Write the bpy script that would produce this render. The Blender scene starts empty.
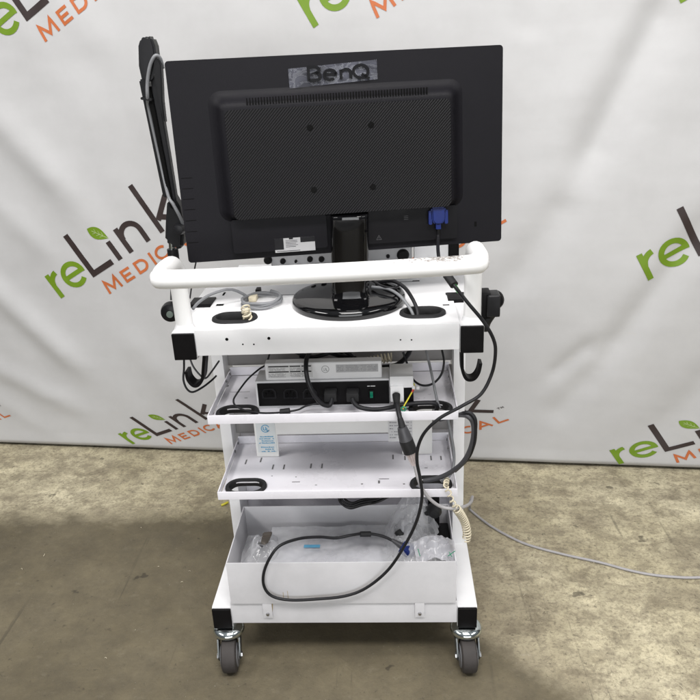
import bpy, bmesh, math, random
from mathutils import Vector, Matrix, noise
from mathutils.geometry import tessellate_polygon

# ------------------------------------------------------------------ camera, world, lamps
SC = bpy.context.scene
COL = SC.collection
FPX = 730.2264                       # focal length in pixels of a 700 px wide frame
YAW, PITCH, ROLL = .0635, .3847, -.0492
CAM = Vector((.1142, -1.1681, 1.1774))
_f = Vector((-math.sin(YAW)*math.cos(PITCH), math.cos(YAW)*math.cos(PITCH), -math.sin(PITCH)))
_r = Vector((math.cos(YAW), math.sin(YAW), 0))
_u = _r.cross(_f)
RIGHT = _r*math.cos(ROLL) + _u*math.sin(ROLL)
UP = _u*math.cos(ROLL) - _r*math.sin(ROLL)
FWD = _f
cam_data = bpy.data.cameras.new("camera")
cam_data.sensor_width = 36
cam_data.sensor_fit = 'HORIZONTAL'
cam_data.lens = 36*FPX/700
cam_data.clip_start = .02
cam_data.clip_end = 200
cam = bpy.data.objects.new("camera", cam_data)
COL.objects.link(cam)
cam.matrix_world = Matrix(((RIGHT.x, UP.x, -FWD.x, CAM.x), (RIGHT.y, UP.y, -FWD.y, CAM.y),
                           (RIGHT.z, UP.z, -FWD.z, CAM.z), (0, 0, 0, 1)))
SC.camera = cam

world = bpy.data.worlds.new("World")
SC.world = world
world.use_nodes = True
bg = world.node_tree.nodes["Background"]
# a big hall: bright ceiling above, darker walls and clutter towards the horizon
_wn, _wl = world.node_tree.nodes, world.node_tree.links
_tc = _wn.new('ShaderNodeTexCoord'); _sp = _wn.new('ShaderNodeSeparateXYZ'); _rp = _wn.new('ShaderNodeValToRGB')
_wl.new(_tc.outputs['Generated'], _sp.inputs[0]); _wl.new(_sp.outputs['Z'], _rp.inputs['Fac'])
_rp.color_ramp.elements[0].position = .02; _rp.color_ramp.elements[0].color = (.30, .30, .305, 1)
_rp.color_ramp.elements[1].position = .75; _rp.color_ramp.elements[1].color = (.90, .95, 1.0, 1)
_wl.new(_rp.outputs['Color'], bg.inputs[0])
bg.inputs[1].default_value = .30

def lamp(name, loc, target, size, energy, color=(1, .975, .955)):
    d = bpy.data.lights.new(name, 'AREA')
    d.shape = 'RECTANGLE'
    d.size, d.size_y = size
    d.energy = energy
    d.color = color
    o = bpy.data.objects.new(name, d)
    COL.objects.link(o)
    o.location = loc
    o.rotation_euler = (Vector(target)-Vector(loc)).to_track_quat('-Z', 'Y').to_euler()
    return o
lamp("ceiling_lamp", (-2.3, -1.0, 2.9), (0, .2, .5), (1.4, .5), 52)
lamp("ceiling_lamp", (2.3, -1.0, 2.9), (.1, .2, .5), (1.4, .5), 32)
lamp("ceiling_lamp", (.1, -.45, 3.3), (.1, -.2, 0), (1.2, .3), 26)
lamp("ceiling_lamp", (.25, -1.25, 2.8), (.1, .0, .3), (1.4, .4), 48)
lamp("front_fill_lamp", (.6, -6.0, 1.5), (.1, 0, .6), (5., 2.6), 175, (.97, .985, 1))  # added low fill from the front, stands for no known source

SC.view_settings.view_transform = 'Standard'
SC.view_settings.look = 'None'
SC.view_settings.exposure = 0
SC.view_settings.gamma = 1
SC.cycles.max_bounces = 10
SC.cycles.transparent_max_bounces = 16

# ------------------------------------------------------------------ helpers
def ray(px, py):
    return FWD + RIGHT*((px-350)/FPX) - UP*((py-350)/FPX)
def PY(px, py, y):                   # the point of the plane y = const seen at a pixel of the photo
    d = ray(px, py)
    return CAM + d*((y-CAM.y)/d.y)
def PZ(px, py, z):
    d = ray(px, py)
    return CAM + d*((z-CAM.z)/d.z)

def nt_new(name):
    m = bpy.data.materials.new(name)
    m.use_nodes = True
    nt = m.node_tree
    return m, nt, nt.nodes, nt.links, nt.nodes["Principled BSDF"]

def mat(name, color, rough=.5, metal=0., var=.08, scale=14., bump=.0, bscale=300., coat=0., spec=.5, rvar=.1):
    m, nt, N, L, p = nt_new(name)
    tc = N.new('ShaderNodeTexCoord')
    n = N.new('ShaderNodeTexNoise'); n.inputs['Scale'].default_value = scale; n.inputs['Detail'].default_value = 7
    n.inputs['Roughness'].default_value = .65
    L.new(tc.outputs['Object'], n.inputs['Vector'])
    r = N.new('ShaderNodeValToRGB')
    r.color_ramp.elements[0].position = .3; r.color_ramp.elements[1].position = .7
    r.color_ramp.elements[0].color = [c*(1-var) for c in color]+[1]
    r.color_ramp.elements[1].color = [min(1, c*(1+var*.5)) for c in color]+[1]
    L.new(n.outputs['Fac'], r.inputs['Fac']); L.new(r.outputs['Color'], p.inputs['Base Color'])
    mr = N.new('ShaderNodeMapRange')
    mr.inputs['From Min'].default_value = .3; mr.inputs['From Max'].default_value = .7
    mr.inputs['To Min'].default_value = max(.02, rough-rvar); mr.inputs['To Max'].default_value = min(1, rough+rvar)
    L.new(n.outputs['Fac'], mr.inputs['Value']); L.new(mr.outputs['Result'], p.inputs['Roughness'])
    p.inputs['Metallic'].default_value = metal
    p.inputs['Coat Weight'].default_value = coat
    p.inputs['Specular IOR Level'].default_value = spec
    if bump:
        b = N.new('ShaderNodeTexNoise'); b.inputs['Scale'].default_value = bscale; b.inputs['Detail'].default_value = 4
        L.new(tc.outputs['Object'], b.inputs['Vector'])
        bn = N.new('ShaderNodeBump'); bn.inputs['Strength'].default_value = bump; bn.inputs['Distance'].default_value = .001
        L.new(b.outputs['Fac'], bn.inputs['Height']); L.new(bn.outputs['Normal'], p.inputs['Normal'])
    return m

class MB:
    """collects shapes (in world coordinates) and links them as ONE mesh object"""
    def __init__(s): s.bm = bmesh.new()
    def box(s, lo, hi, bev=.0015, seg=2, M=None, mi=0):
        lo, hi = Vector(lo), Vector(hi)
        b = bmesh.new()
        bmesh.ops.create_cube(b, size=1)
        for v in b.verts:
            v.co = Vector([(lo[i]+hi[i])/2 + v.co[i]*abs(hi[i]-lo[i]) for i in range(3)])
        if bev:
            bev = min(bev, min(abs(hi[i]-lo[i]) for i in range(3))*.45)
            bmesh.ops.bevel(b, geom=b.edges[:], offset=bev, segments=seg, profile=.7, affect='EDGES')
        s.add(b, M, mi)
        return s
    def add(s, b, M=None, mi=0):
        for f in b.faces:
            f.material_index = mi; f.smooth = True
        if M is not None:
            for v in b.verts: v.co = M(v.co) if callable(M) else M @ v.co
        me = bpy.data.meshes.new("tmp"); b.to_mesh(me); b.free()
        s.bm.from_mesh(me); bpy.data.meshes.remove(me)
    def tube(s, pts, r, seg=10, smooth=True, step=6, mi=0, cap=True):
        P = [Vector(p) for p in pts]
        if smooth and len(P) > 2: P = catmull(P, step)
        n = len(P); rr = r if isinstance(r, (list, tuple)) else None
        b = bmesh.new(); rings = []
        t0 = (P[1]-P[0]).normalized()
        a = t0.orthogonal().normalized()
        for i in range(n):
            t = (P[min(i+1, n-1)]-P[max(i-1, 0)])
            t = t.normalized() if t.length > 1e-9 else t0
            a = (a - t*a.dot(t)); a = a.normalized() if a.length > 1e-9 else t.orthogonal().normalized()
            c = t.cross(a)
            rad = r if rr is None else rr[0]+(rr[1]-rr[0])*i/(n-1)
            rings.append([b.verts.new(P[i]+(a*math.cos(k*2*math.pi/seg)+c*math.sin(k*2*math.pi/seg))*rad) for k in range(seg)])
        for i in range(n-1):
            for k in range(seg):
                b.faces.new((rings[i][k], rings[i][(k+1) % seg], rings[i+1][(k+1) % seg], rings[i+1][k]))
        if cap:
            b.faces.new(rings[0][::-1]); b.faces.new(rings[-1])
        s.add(b, None, mi)
        return s
    def lathe(s, prof, c, axis='z', seg=40, mi=0):
        """prof: list of (radius, height)"""
        b = bmesh.new(); rings = []
        for (r, h) in prof:
            ring = []
            for k in range(seg):
                a = 2*math.pi*k/seg
                x, y = r*math.cos(a), r*math.sin(a)
                v = {'z': (x, y, h), 'x': (h, x, y), 'y': (x, -h, y)}[axis]
                ring.append(b.verts.new(Vector(c)+Vector(v)))
            rings.append(ring)
        for i in range(len(rings)-1):
            for k in range(seg):
                b.faces.new((rings[i][k], rings[i][(k+1) % seg], rings[i+1][(k+1) % seg], rings[i+1][k]))
        b.faces.new(rings[0][::-1]); b.faces.new(rings[-1])
        bmesh.ops.remove_doubles(b, verts=b.verts[:], dist=1e-7)
        s.add(b, None, mi)
        return s
    def prism(s, outer, d0, d1, holes=(), fn=None, bev=0., mi=0):
        """outline (2-D) with holes, extruded between depths d0 and d1; fn(a, b, d) gives the world point"""
        loops = [outer]+list(holes)
        flat = [p for l in loops for p in l]
        b = bmesh.new()
        fn = fn or (lambda a, c, d: Vector((a, c, d)))
        A = [b.verts.new(fn(p[0], p[1], d0)) for p in flat]
        B = [b.verts.new(fn(p[0], p[1], d1)) for p in flat]
        for tri in tessellate_polygon([[Vector((p[0], p[1], 0)) for p in l] for l in loops]):
            try:
                b.faces.new([A[i] for i in tri]); b.faces.new([B[i] for i in reversed(tri)])
            except ValueError: pass
        o = 0
        for l in loops:
            n = len(l)
            for i in range(n):
                j = (i+1) % n
                b.faces.new((A[o+i], A[o+j], B[o+j], B[o+i]))
            o += n
        bmesh.ops.recalc_face_normals(b, faces=b.faces[:])
        if bev:
            es = [e for e in b.edges if len(e.link_faces) == 2 and e.calc_face_angle(0) > .6]
            bmesh.ops.bevel(b, geom=es, offset=bev, segments=2, affect='EDGES', clamp_overlap=True)
        s.add(b, None, mi)
        return s
    def build(s, name, m, parent=None, sharp=35, M=None):
        me = bpy.data.meshes.new(name)
        if M is not None:
            for v in s.bm.verts: v.co = M @ v.co
        off = ROOT.get(parent.name, Vector()) if parent else Vector()
        for v in s.bm.verts: v.co -= off
        bmesh.ops.recalc_face_normals(s.bm, faces=s.bm.faces[:])
        s.bm.to_mesh(me); s.bm.free()
        for x in (m if isinstance(m, (list, tuple)) else [m]): me.materials.append(x)
        me.set_sharp_from_angle(angle=math.radians(sharp))
        o = bpy.data.objects.new(name, me)
        COL.objects.link(o)
        if parent:
            o.parent = parent
            ROOT[o.name] = off.copy()
        return o
ROOT = {}
def catmull(P, step=6):
    out = []; n = len(P)
    for i in range(n-1):
        p0, p1, p2, p3 = P[max(i-1, 0)], P[i], P[i+1], P[min(i+2, n-1)]
        for k in range(step):
            t = k/step
            out.append(.5*((2*p1)+(p2-p0)*t+(2*p0-5*p1+4*p2-p3)*t*t+(3*p1-p0-3*p2+p3)*t*t*t))
    out.append(P[-1]); return out
def tag(o, label, cat, group=None):
    o['label'] = label; o['category'] = cat
    if group: o['group'] = group
    return o
def thing(name, loc, label, cat, group=None):
    o = bpy.data.objects.new(name, None); COL.objects.link(o)
    o.location = loc; o.empty_display_size = .05
    ROOT[o.name] = Vector(loc)
    return tag(o, label, cat, group)
def oval(cx, cy, L, W, n=12, rev=False):
    """stadium outline"""
    pts = []; r = W/2; h = L/2-r
    for k in range(n+1):
        a = -math.pi/2+math.pi*k/n; pts.append((cx+h+r*math.cos(a), cy+r*math.sin(a)))
    for k in range(n+1):
        a = math.pi/2+math.pi*k/n; pts.append((cx-h+r*math.cos(a), cy+r*math.sin(a)))
    return pts[::-1] if rev else pts
def rrect(x0, x1, y0, y1, r, n=5):
    pts = []
    for (cx, cy, a0) in ((x1-r, y0+r, -90), (x1-r, y1-r, 0), (x0+r, y1-r, 90), (x0+r, y0+r, 180)):
        for k in range(n+1):
            a = math.radians(a0+90*k/n); pts.append((cx+r*math.cos(a), cy+r*math.sin(a)))
    return pts
def ribbon(b, pts, w, fn, mi=0, step=.06, closed=False):
    """flat stroke of width w along 2-D points, mitred, each point placed by fn(x, y)"""
    P = [Vector((p[0], p[1])) for p in pts]
    Q = []
    for i in range(len(P)-1):
        n = max(1, int((P[i+1]-P[i]).length/step))
        for k in range(n): Q.append(P[i].lerp(P[i+1], k/n))
    Q.append(P[-1])
    n = len(Q); L = []; R = []; C = []
    for i in range(n):
        d1 = (Q[i]-Q[i-1]).normalized() if i else None
        d2 = (Q[i+1]-Q[i]).normalized() if i < n-1 else None
        d1 = d1 or d2; d2 = d2 or d1
        n1 = Vector((-d1.y, d1.x)); n2 = Vector((-d2.y, d2.x))
        mm = (n1+n2); mm = mm.normalized() if mm.length > 1e-6 else n1
        s = min(1/max(mm.dot(n1), .35), 2.)*w/2
        L.append(b.verts.new(fn(*(Q[i]+mm*s)))); R.append(b.verts.new(fn(*(Q[i]-mm*s)))); C.append(b.verts.new(fn(*Q[i])))
    for i in range(n-1):
        f = b.faces.new((L[i], C[i], C[i+1], L[i+1])); f.material_index = mi
        f = b.faces.new((C[i], R[i], R[i+1], C[i+1])); f.material_index = mi
def arc(cx, cy, r, a0, a1, n=14, ry=None):
    ry = ry or r
    return [(cx+r*math.cos(math.radians(a0+(a1-a0)*k/n)), cy+ry*math.sin(math.radians(a0+(a1-a0)*k/n))) for k in range(n+1)]

# ------------------------------------------------------------------ materials
white = mat("white_paint", (.82, .82, .83), .42, var=.05, scale=9, bump=.10, bscale=900, rvar=.08)
shelfw = mat("white_shelf_paint", (.75, .74, .785), .30, var=.08, scale=7, bump=.10, bscale=900)
binw = mat("bin_paint", (.63, .626, .645), .45, var=.20, scale=3.2, bump=.1, bscale=900)
innerw = mat("dark_inner_paint", (.27, .26, .255), .5, var=.15, scale=6, bump=.1, bscale=700)  # back panels, a darker grey than the shelves
black_pl = mat("black_plastic", (.0055, .005, .0055), .42, var=.25, scale=30, bump=.15, bscale=900, spec=.12)
monblk = mat("monitor_plastic", (.0070, .0066, .0088), .50, var=.18, scale=5, bump=.30, bscale=1600, rvar=.06, spec=.15)
gloss = mat("piano_black", (.003, .003, .0035), .07, var=.3, scale=20, coat=.15, rvar=.04)
rubber = mat("black_rubber", (.018, .018, .019), .55, var=.3, scale=60, bump=.1, bscale=500, spec=0.25)
cableb = mat("black_cable", (.015, .015, .017), .42, var=.3, scale=40, spec=0.25)
cabledk = mat("charcoal_cable", (.05, .05, .055), .45, var=.2, scale=40)
cableg = mat("grey_cable", (.36, .35, .355), .45, var=.12, scale=40)
cablegd = mat("mid_grey_cable", (.19, .195, .205), .45, var=.12, scale=40)
cream = mat("cream_coil", (.62, .56, .42), .45, var=.12, scale=60)
bluepl = mat("blue_plastic", (.010, .022, .13), .4, var=.15, scale=60, spec=0.2)
chrome = mat("zinc_plate", (.58, .63, .63), .13, metal=1, var=.12, scale=25, rvar=.05)
tyre = mat("grey_rubber", (.047, .042, .040), .6, var=.25, scale=30, bump=.2, bscale=300, spec=0.25)
hub = mat("hub_plastic", (.11, .11, .115), .5, var=.2, scale=30)
hole = mat("dark_hole", (.006, .006, .006), .8, var=.3, scale=30, spec=.05)
steel = mat("steel", (.45, .45, .46), .3, metal=1, var=.15, scale=60)
devgrey = mat("device_grey", (.33, .33, .34), .45, var=.08, scale=20)
stripw = mat("strip_white", (.76, .76, .77), .35, var=.05, scale=14, bump=.06, bscale=900)
label_w = mat("label_paper", (.62, .62, .62), .5, var=.06, scale=40)
inkdk = mat("label_ink", (.015, .015, .017), .6, var=.2, scale=90, spec=.15)
inkgrey = mat("label_grey_print", (.30, .30, .31), .6, var=.2, scale=200)
inkblue = mat("label_blue_ink", (.10, .33, .52), .6, var=.2, scale=90)
greenled = mat("green_switch", (.0, .16, .09), .25, var=.2, scale=60)
yellow = mat("yellow_wire", (.62, .55, .04), .45, var=.15, scale=60)
greenw = mat("green_wire", (.03, .28, .15), .45, var=.15, scale=60)
redw = mat("red_sleeve", (.45, .05, .03), .5, var=.15, scale=60)
knobdk = mat("dark_grey_plastic", (.013, .013, .0145), .35, var=.2, scale=40, spec=.22)

# handle paint with scuffs at its right end
def handle_mat():
    m, nt, N, L, p = nt_new("scuffed_white_paint")
    tc = N.new('ShaderNodeTexCoord')
    n = N.new('ShaderNodeTexNoise'); n.inputs['Scale'].default_value = 300; n.inputs['Detail'].default_value = 9; n.inputs['Roughness'].default_value = .75
    mp = N.new('ShaderNodeMapping'); mp.inputs['Scale'].default_value = (.6, 1.3, 1.3)
    L.new(tc.outputs['Object'], mp.inputs['Vector']); L.new(mp.outputs['Vector'], n.inputs['Vector'])
    sx = N.new('ShaderNodeSeparateXYZ'); L.new(tc.outputs['Object'], sx.inputs['Vector'])
    g = N.new('ShaderNodeMapRange'); g.inputs['From Min'].default_value = .02; g.inputs['From Max'].default_value = .19
    L.new(sx.outputs['X'], g.inputs['Value'])
    geo = N.new('ShaderNodeNewGeometry')
    sz = N.new('ShaderNodeSeparateXYZ'); L.new(geo.outputs['Normal'], sz.inputs['Vector'])
    gz = N.new('ShaderNodeMapRange'); gz.inputs['From Min'].default_value = .35; gz.inputs['From Max'].default_value = .8
    L.new(sz.outputs['Z'], gz.inputs['Value'])
    g2 = N.new('ShaderNodeMapRange'); g2.inputs['From Min'].default_value = .243; g2.inputs['From Max'].default_value = .215
    L.new(sx.outputs['X'], g2.inputs['Value'])
    gm = N.new('ShaderNodeMath'); gm.operation = 'MULTIPLY'; L.new(g.outputs['Result'], gm.inputs[0]); L.new(g2.outputs['Result'], gm.inputs[1])
    gz2 = N.new('ShaderNodeMath'); gz2.operation = 'MULTIPLY'; L.new(gm.outputs[0], gz2.inputs[0]); L.new(gz.outputs['Result'], gz2.inputs[1])
    a = N.new('ShaderNodeMath'); a.operation = 'MULTIPLY_ADD'; a.inputs[1].default_value = .275
    L.new(gz2.outputs[0], a.inputs[0]); L.new(n.outputs['Fac'], a.inputs[2])
    r = N.new('ShaderNodeValToRGB'); r.color_ramp.elements[0].position = .715; r.color_ramp.elements[1].position = .75
    r.color_ramp.elements[0].color = (.80, .80, .795, 1); r.color_ramp.elements[1].color = (.20, .18, .165, 1)
    L.new(a.outputs[0], r.inputs['Fac']); L.new(r.outputs['Color'], p.inputs['Base Color'])
    p.inputs['Roughness'].default_value = .4
    return m
handlew = handle_mat()

# diagonal woven-look ribs of the monitor's back plate
def carbon_mat():
    m, nt, N, L, p = nt_new("ribbed_black_plastic")
    tc = N.new('ShaderNodeTexCoord')
    mp = N.new('ShaderNodeMapping'); mp.inputs['Rotation'].default_value = (0, math.radians(47), 0)
    L.new(tc.outputs['Object'], mp.inputs['Vector'])
    w = N.new('ShaderNodeTexWave'); w.wave_type = 'BANDS'; w.bands_direction = 'Z'; w.inputs['Scale'].default_value = 2*math.pi/.0037/20
    w.inputs['Distortion'].default_value = .0
    L.new(mp.outputs['Vector'], w.inputs['Vector'])
    r = N.new('ShaderNodeValToRGB'); r.color_ramp.elements[0].position = .45; r.color_ramp.elements[1].position = .9
    r.color_ramp.elements[0].color = (.0038, .0038, .0042, 1); r.color_ramp.elements[1].color = (.0145, .014, .016, 1)
    L.new(w.outputs['Fac'], r.inputs['Fac']); L.new(r.outputs['Color'], p.inputs['Base Color'])
    b = N.new('ShaderNodeBump'); b.inputs['Strength'].default_value = .5; b.inputs['Distance'].default_value = .0012
    L.new(w.outputs['Fac'], b.inputs['Height']); L.new(b.outputs['Normal'], p.inputs['Normal'])
    p.inputs['Roughness'].default_value = .42; p.inputs['Specular IOR Level'].default_value = .16
    return m
carbon = carbon_mat()

def plastic_film(name, tint=(.9, .92, .95), alpha=.35, rough=.12):
    m, nt, N, L, p = nt_new(name)
    out = N["Material Output"]
    tr = N.new('ShaderNodeBsdfTransparent')
    mx = N.new('ShaderNodeMixShader')
    lw = N.new('ShaderNodeLayerWeight'); lw.inputs['Blend'].default_value = .35
    tc = N.new('ShaderNodeTexCoord')
    n = N.new('ShaderNodeTexNoise'); n.inputs['Scale'].default_value = 22; n.inputs['Detail'].default_value = 3
    L.new(tc.outputs['Object'], n.inputs['Vector'])
    ad = N.new('ShaderNodeMath'); ad.operation = 'MULTIPLY_ADD'; ad.inputs[1].default_value = .5; ad.inputs[2].default_value = alpha-.25
    L.new(n.outputs['Fac'], ad.inputs[0])
    ad2 = N.new('ShaderNodeMath'); ad2.operation = 'MULTIPLY_ADD'; ad2.inputs[1].default_value = .5; ad2.use_clamp = True
    L.new(lw.outputs['Facing'], ad2.inputs[0]); L.new(ad.outputs[0], ad2.inputs[2])
    L.new(ad2.outputs[0], mx.inputs['Fac']); L.new(tr.outputs[0], mx.inputs[1]); L.new(p.outputs[0], mx.inputs[2])
    L.new(mx.outputs[0], out.inputs['Surface'])
    p.inputs['Base Color'].default_value = (*tint, 1); p.inputs['Roughness'].default_value = rough
    p.inputs['Specular IOR Level'].default_value = .8
    bn = N.new('ShaderNodeBump'); bn.inputs['Strength'].default_value = .25; bn.inputs['Distance'].default_value = .004
    L.new(n.outputs['Fac'], bn.inputs['Height']); L.new(bn.outputs['Normal'], p.inputs['Normal'])
    return m
bagm = plastic_film("clear_bag", (.80, .81, .84), .27, .10)
bagm2 = plastic_film("milky_bag", (.62, .62, .66), .45, .2)
filmm = plastic_film("clear_film", (.26, .27, .33), .24, .03)

# concrete
def floor_mat():
    m, nt, N, L, p = nt_new("worn_concrete")
    tc = N.new('ShaderNodeTexCoord')
    def nz(scale, det=8, rough=.6, sc=None, rot=0, dist=0):
        n = N.new('ShaderNodeTexNoise'); n.inputs['Scale'].default_value = scale; n.inputs['Detail'].default_value = det
        n.inputs['Roughness'].default_value = rough; n.inputs['Distortion'].default_value = dist
        src = tc.outputs['Object']
        if sc:
            mp = N.new('ShaderNodeMapping'); mp.inputs['Scale'].default_value = sc; mp.inputs['Rotation'].default_value = (0, 0, rot)
            L.new(src, mp.inputs['Vector']); src = mp.outputs['Vector']
        L.new(src, n.inputs['Vector']); return n.outputs['Fac']
    def math_(op, a, b=None, c=None, clamp=False):
        n = N.new('ShaderNodeMath'); n.operation = op; n.use_clamp = clamp
        for i, v in enumerate((a, b, c)):
            if v is None: continue
            if isinstance(v, (int, float)): n.inputs[i].default_value = v
            else: L.new(v, n.inputs[i])
        return n.outputs[0]
    def ramp(v, a, b, ca=(0, 0, 0, 1), cb=(1, 1, 1, 1)):
        r = N.new('ShaderNodeValToRGB'); r.color_ramp.elements[0].position = a; r.color_ramp.elements[1].position = b
        r.color_ramp.elements[0].color = ca; r.color_ramp.elements[1].color = cb
        L.new(v, r.inputs['Fac']); return r.outputs['Color']
    def mix(f, a, b, mode='MIX'):
        n = N.new('ShaderNodeMixRGB'); n.blend_type = mode
        if isinstance(f, float): n.inputs[0].default_value = f
        else: L.new(f, n.inputs[0])
        for i, v in ((1, a), (2, b)):
            if isinstance(v, tuple): n.inputs[i].default_value = v
            else: L.new(v, n.inputs[i])
        return n.outputs[0]
    sx = N.new('ShaderNodeSeparateXYZ'); L.new(tc.outputs['Object'], sx.inputs[0])
    X, Y = sx.outputs['X'], sx.outputs['Y']
    n1 = nz(2.6, 9, .66, dist=.2); n2 = nz(13, 9, .74); n3 = nz(60, 7, .75); n4 = nz(4.2, 10, .74, (1, 1.4, 1), .5, .15); n5 = nz(24, 9, .78, (1, 1.3, 1), .3); n6 = nz(120, 6, .8); n7 = nz(9, 10, .8, (1, 1.2, 1), 1.1)
    lightc = mix(ramp(n1, .35, .66), (.50, .443, .290, 1), (.70, .635, .450, 1))
    lightc = mix(ramp(n2, .40, .62), mix(.55, lightc, (.22, .19, .13, 1)), lightc)
    lightc = mix(ramp(n4, .36, .52), mix(.55, lightc, (.17, .14, .10, 1)), lightc)
    lightc = mix(ramp(n5, .42, .50), mix(.40, lightc, (.15, .125, .09, 1)), lightc)
    lightc = mix(ramp(n5, .60, .72), lightc, mix(.4, lightc, (.60, .56, .46, 1)))
    lightc = mix(ramp(n7, .43, .49), mix(.38, lightc, (.13, .105, .07, 1)), lightc)
    lightc = mix(ramp(n6, .42, .50), mix(.42, lightc, (.12, .10, .07, 1)), lightc)
    stain_shade = math_('MULTIPLY_ADD', X, -3.6, 1.75)  # brown stain with the cart's soft shadow painted in, on its right
    stain_shade = math_('ADD', stain_shade, math_('MULTIPLY_ADD', n4, 1.6, -.8))
    stain_shade = math_('ADD', stain_shade, math_('MULTIPLY_ADD', n2, .8, -.4), None, True)
    stain_shade = math_('MULTIPLY', stain_shade, math_('GREATER_THAN', X, 0.))
    lightc = mix(math_('MULTIPLY', stain_shade, .62), lightc, (.15, .12, .085, 1))
    darkc = mix(ramp(n1, .35, .65), (.120, .101, .063, 1), (.182, .155, .100, 1))
    darkc = mix(ramp(n7, .38, .56), mix(.30, darkc, (.06, .05, .036, 1)), darkc)
    darkc = mix(ramp(n5, .56, .74), darkc, mix(.22, darkc, (.38, .34, .26, 1)))
    darkc = mix(ramp(n2, .35, .62), mix(.35, darkc, (.06, .052, .04, 1)), darkc)
    # boundary between the swept dark slab and the dusty pale one: a stain edge with a shape of its own
    wob = math_('MULTIPLY_ADD', n4, .22, -.11)
    wob2 = math_('MULTIPLY_ADD', n3, .10, -.05)
    d1 = math_('SUBTRACT', .535, Y)
    xy = math_('MULTIPLY_ADD', Y, 1.2, X)
    d2 = math_('SUBTRACT', .36, xy)
    neg = math_('LESS_THAN', X, -.02)
    d2 = math_('ADD', d2, neg)
    d = math_('MINIMUM', d1, d2)
    d = math_('ADD', math_('ADD', d, wob), wob2)
    msk = math_('MULTIPLY_ADD', d, 10., .5, True)
    col = mix(msk, lightc, darkc)
    # pits, specks and hairline scratches
    col = mix(ramp(n3, .34, .40), mix(.55, col, (.04, .034, .026, 1)), col)
    sp = nz(150, 3, .6); col = mix(ramp(sp, .70, .76), col, mix(.35, col, (.6, .57, .5, 1)))
    s1 = nz(30, 5, .6, (1, .05, 1), .9, .3); s2 = nz(30, 5, .6, (1, .05, 1), -1.0, .3); s3 = nz(22, 5, .6, (1, .045, 1), 1.9, .2)
    area = ramp(nz(3.1, 4, .5), .45, .6)
    for s_ in (s1, s2, s3):
        k = N.new('ShaderNodeMixRGB'); k.blend_type = 'MULTIPLY'; L.new(area, k.inputs[1]); L.new(ramp(s_, .645, .685), k.inputs[2]); k.inputs[0].default_value = 1
        col = mix(k.outputs[0], col, mix(.45, col, (.05, .043, .033, 1)))
    bl = nz(16, 3, .5); big = ramp(bl, .70, .73)
    col = mix(big, col, mix(.6, col, (.03, .026, .02, 1)))
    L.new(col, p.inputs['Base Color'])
    L.new(ramp(n2, .3, .7, (.55, .55, .55, 1), (.85, .85, .85, 1)), p.inputs['Roughness'])
    p.inputs['Specular IOR Level'].default_value = .3
    hs = math_('MULTIPLY_ADD', n3, .6, n2)
    b = N.new('ShaderNodeBump'); b.inputs['Strength'].default_value = .45; b.inputs['Distance'].default_value = .006
    L.new(hs, b.inputs['Height']); L.new(b.outputs['Normal'], p.inputs['Normal'])
    return m

def banner_mat():
    m, nt, N, L, p = nt_new("white_vinyl")
    tc = N.new('ShaderNodeTexCoord')
    n = N.new('ShaderNodeTexNoise'); n.inputs['Scale'].default_value = 3; n.inputs['Detail'].default_value = 8; n.inputs['Roughness'].default_value = .7
    L.new(tc.outputs['Object'], n.inputs['Vector'])
    r = N.new('ShaderNodeValToRGB'); r.color_ramp.elements[0].position = .3; r.color_ramp.elements[1].position = .65
    r.color_ramp.elements[0].color = (.435, .434, .435, 1); r.color_ramp.elements[1].color = (.495, .495, .498, 1)
    L.new(n.outputs['Fac'], r.inputs['Fac'])
    # dirt towards the hem and stray scuff marks
    sx = N.new('ShaderNodeSeparateXYZ'); L.new(tc.outputs['Object'], sx.inputs[0])
    n2 = N.new('ShaderNodeTexNoise'); n2.inputs['Scale'].default_value = 24; n2.inputs['Detail'].default_value = 6; n2.inputs['Roughness'].default_value = .7
    mp = N.new('ShaderNodeMapping'); mp.inputs['Scale'].default_value = (.35, .35, 1.6)
    L.new(tc.outputs['Object'], mp.inputs[0]); L.new(mp.outputs[0], n2.inputs['Vector'])
    g = N.new('ShaderNodeMapRange'); g.inputs['From Min'].default_value = .22; g.inputs['From Max'].default_value = .0
    g.inputs['To Min'].default_value = 0; g.inputs['To Max'].default_value = .07
    L.new(sx.outputs['Z'], g.inputs['Value'])
    a = N.new('ShaderNodeMath'); a.operation = 'ADD'; L.new(g.outputs[0], a.inputs[0]); L.new(n2.outputs['Fac'], a.inputs[1])
    r2 = N.new('ShaderNodeValToRGB'); r2.color_ramp.elements[0].position = .68; r2.color_ramp.elements[1].position = .78
    L.new(a.outputs[0], r2.inputs['Fac'])
    mx = N.new('ShaderNodeMixRGB'); L.new(r2.outputs['Color'], mx.inputs[0]); L.new(r.outputs['Color'], mx.inputs[1]); mx.inputs[2].default_value = (.50, .48, .45, 1)
    L.new(mx.outputs[0], p.inputs['Base Color'])
    p.inputs['Roughness'].default_value = .5; p.inputs['Specular IOR Level'].default_value = .35
    w = N.new('ShaderNodeTexNoise'); w.inputs['Scale'].default_value = 7; w.inputs['Detail'].default_value = 3
    mp2 = N.new('ShaderNodeMapping'); mp2.inputs['Scale'].default_value = (.5, 1, 2.2)
    L.new(tc.outputs['Object'], mp2.inputs[0]); L.new(mp2.outputs[0], w.inputs['Vector'])
    b = N.new('ShaderNodeBump'); b.inputs['Strength'].default_value = .2; b.inputs['Distance'].default_value = .006
    L.new(w.outputs['Fac'], b.inputs['Height']); L.new(b.outputs['Normal'], p.inputs['Normal'])
    return m

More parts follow.
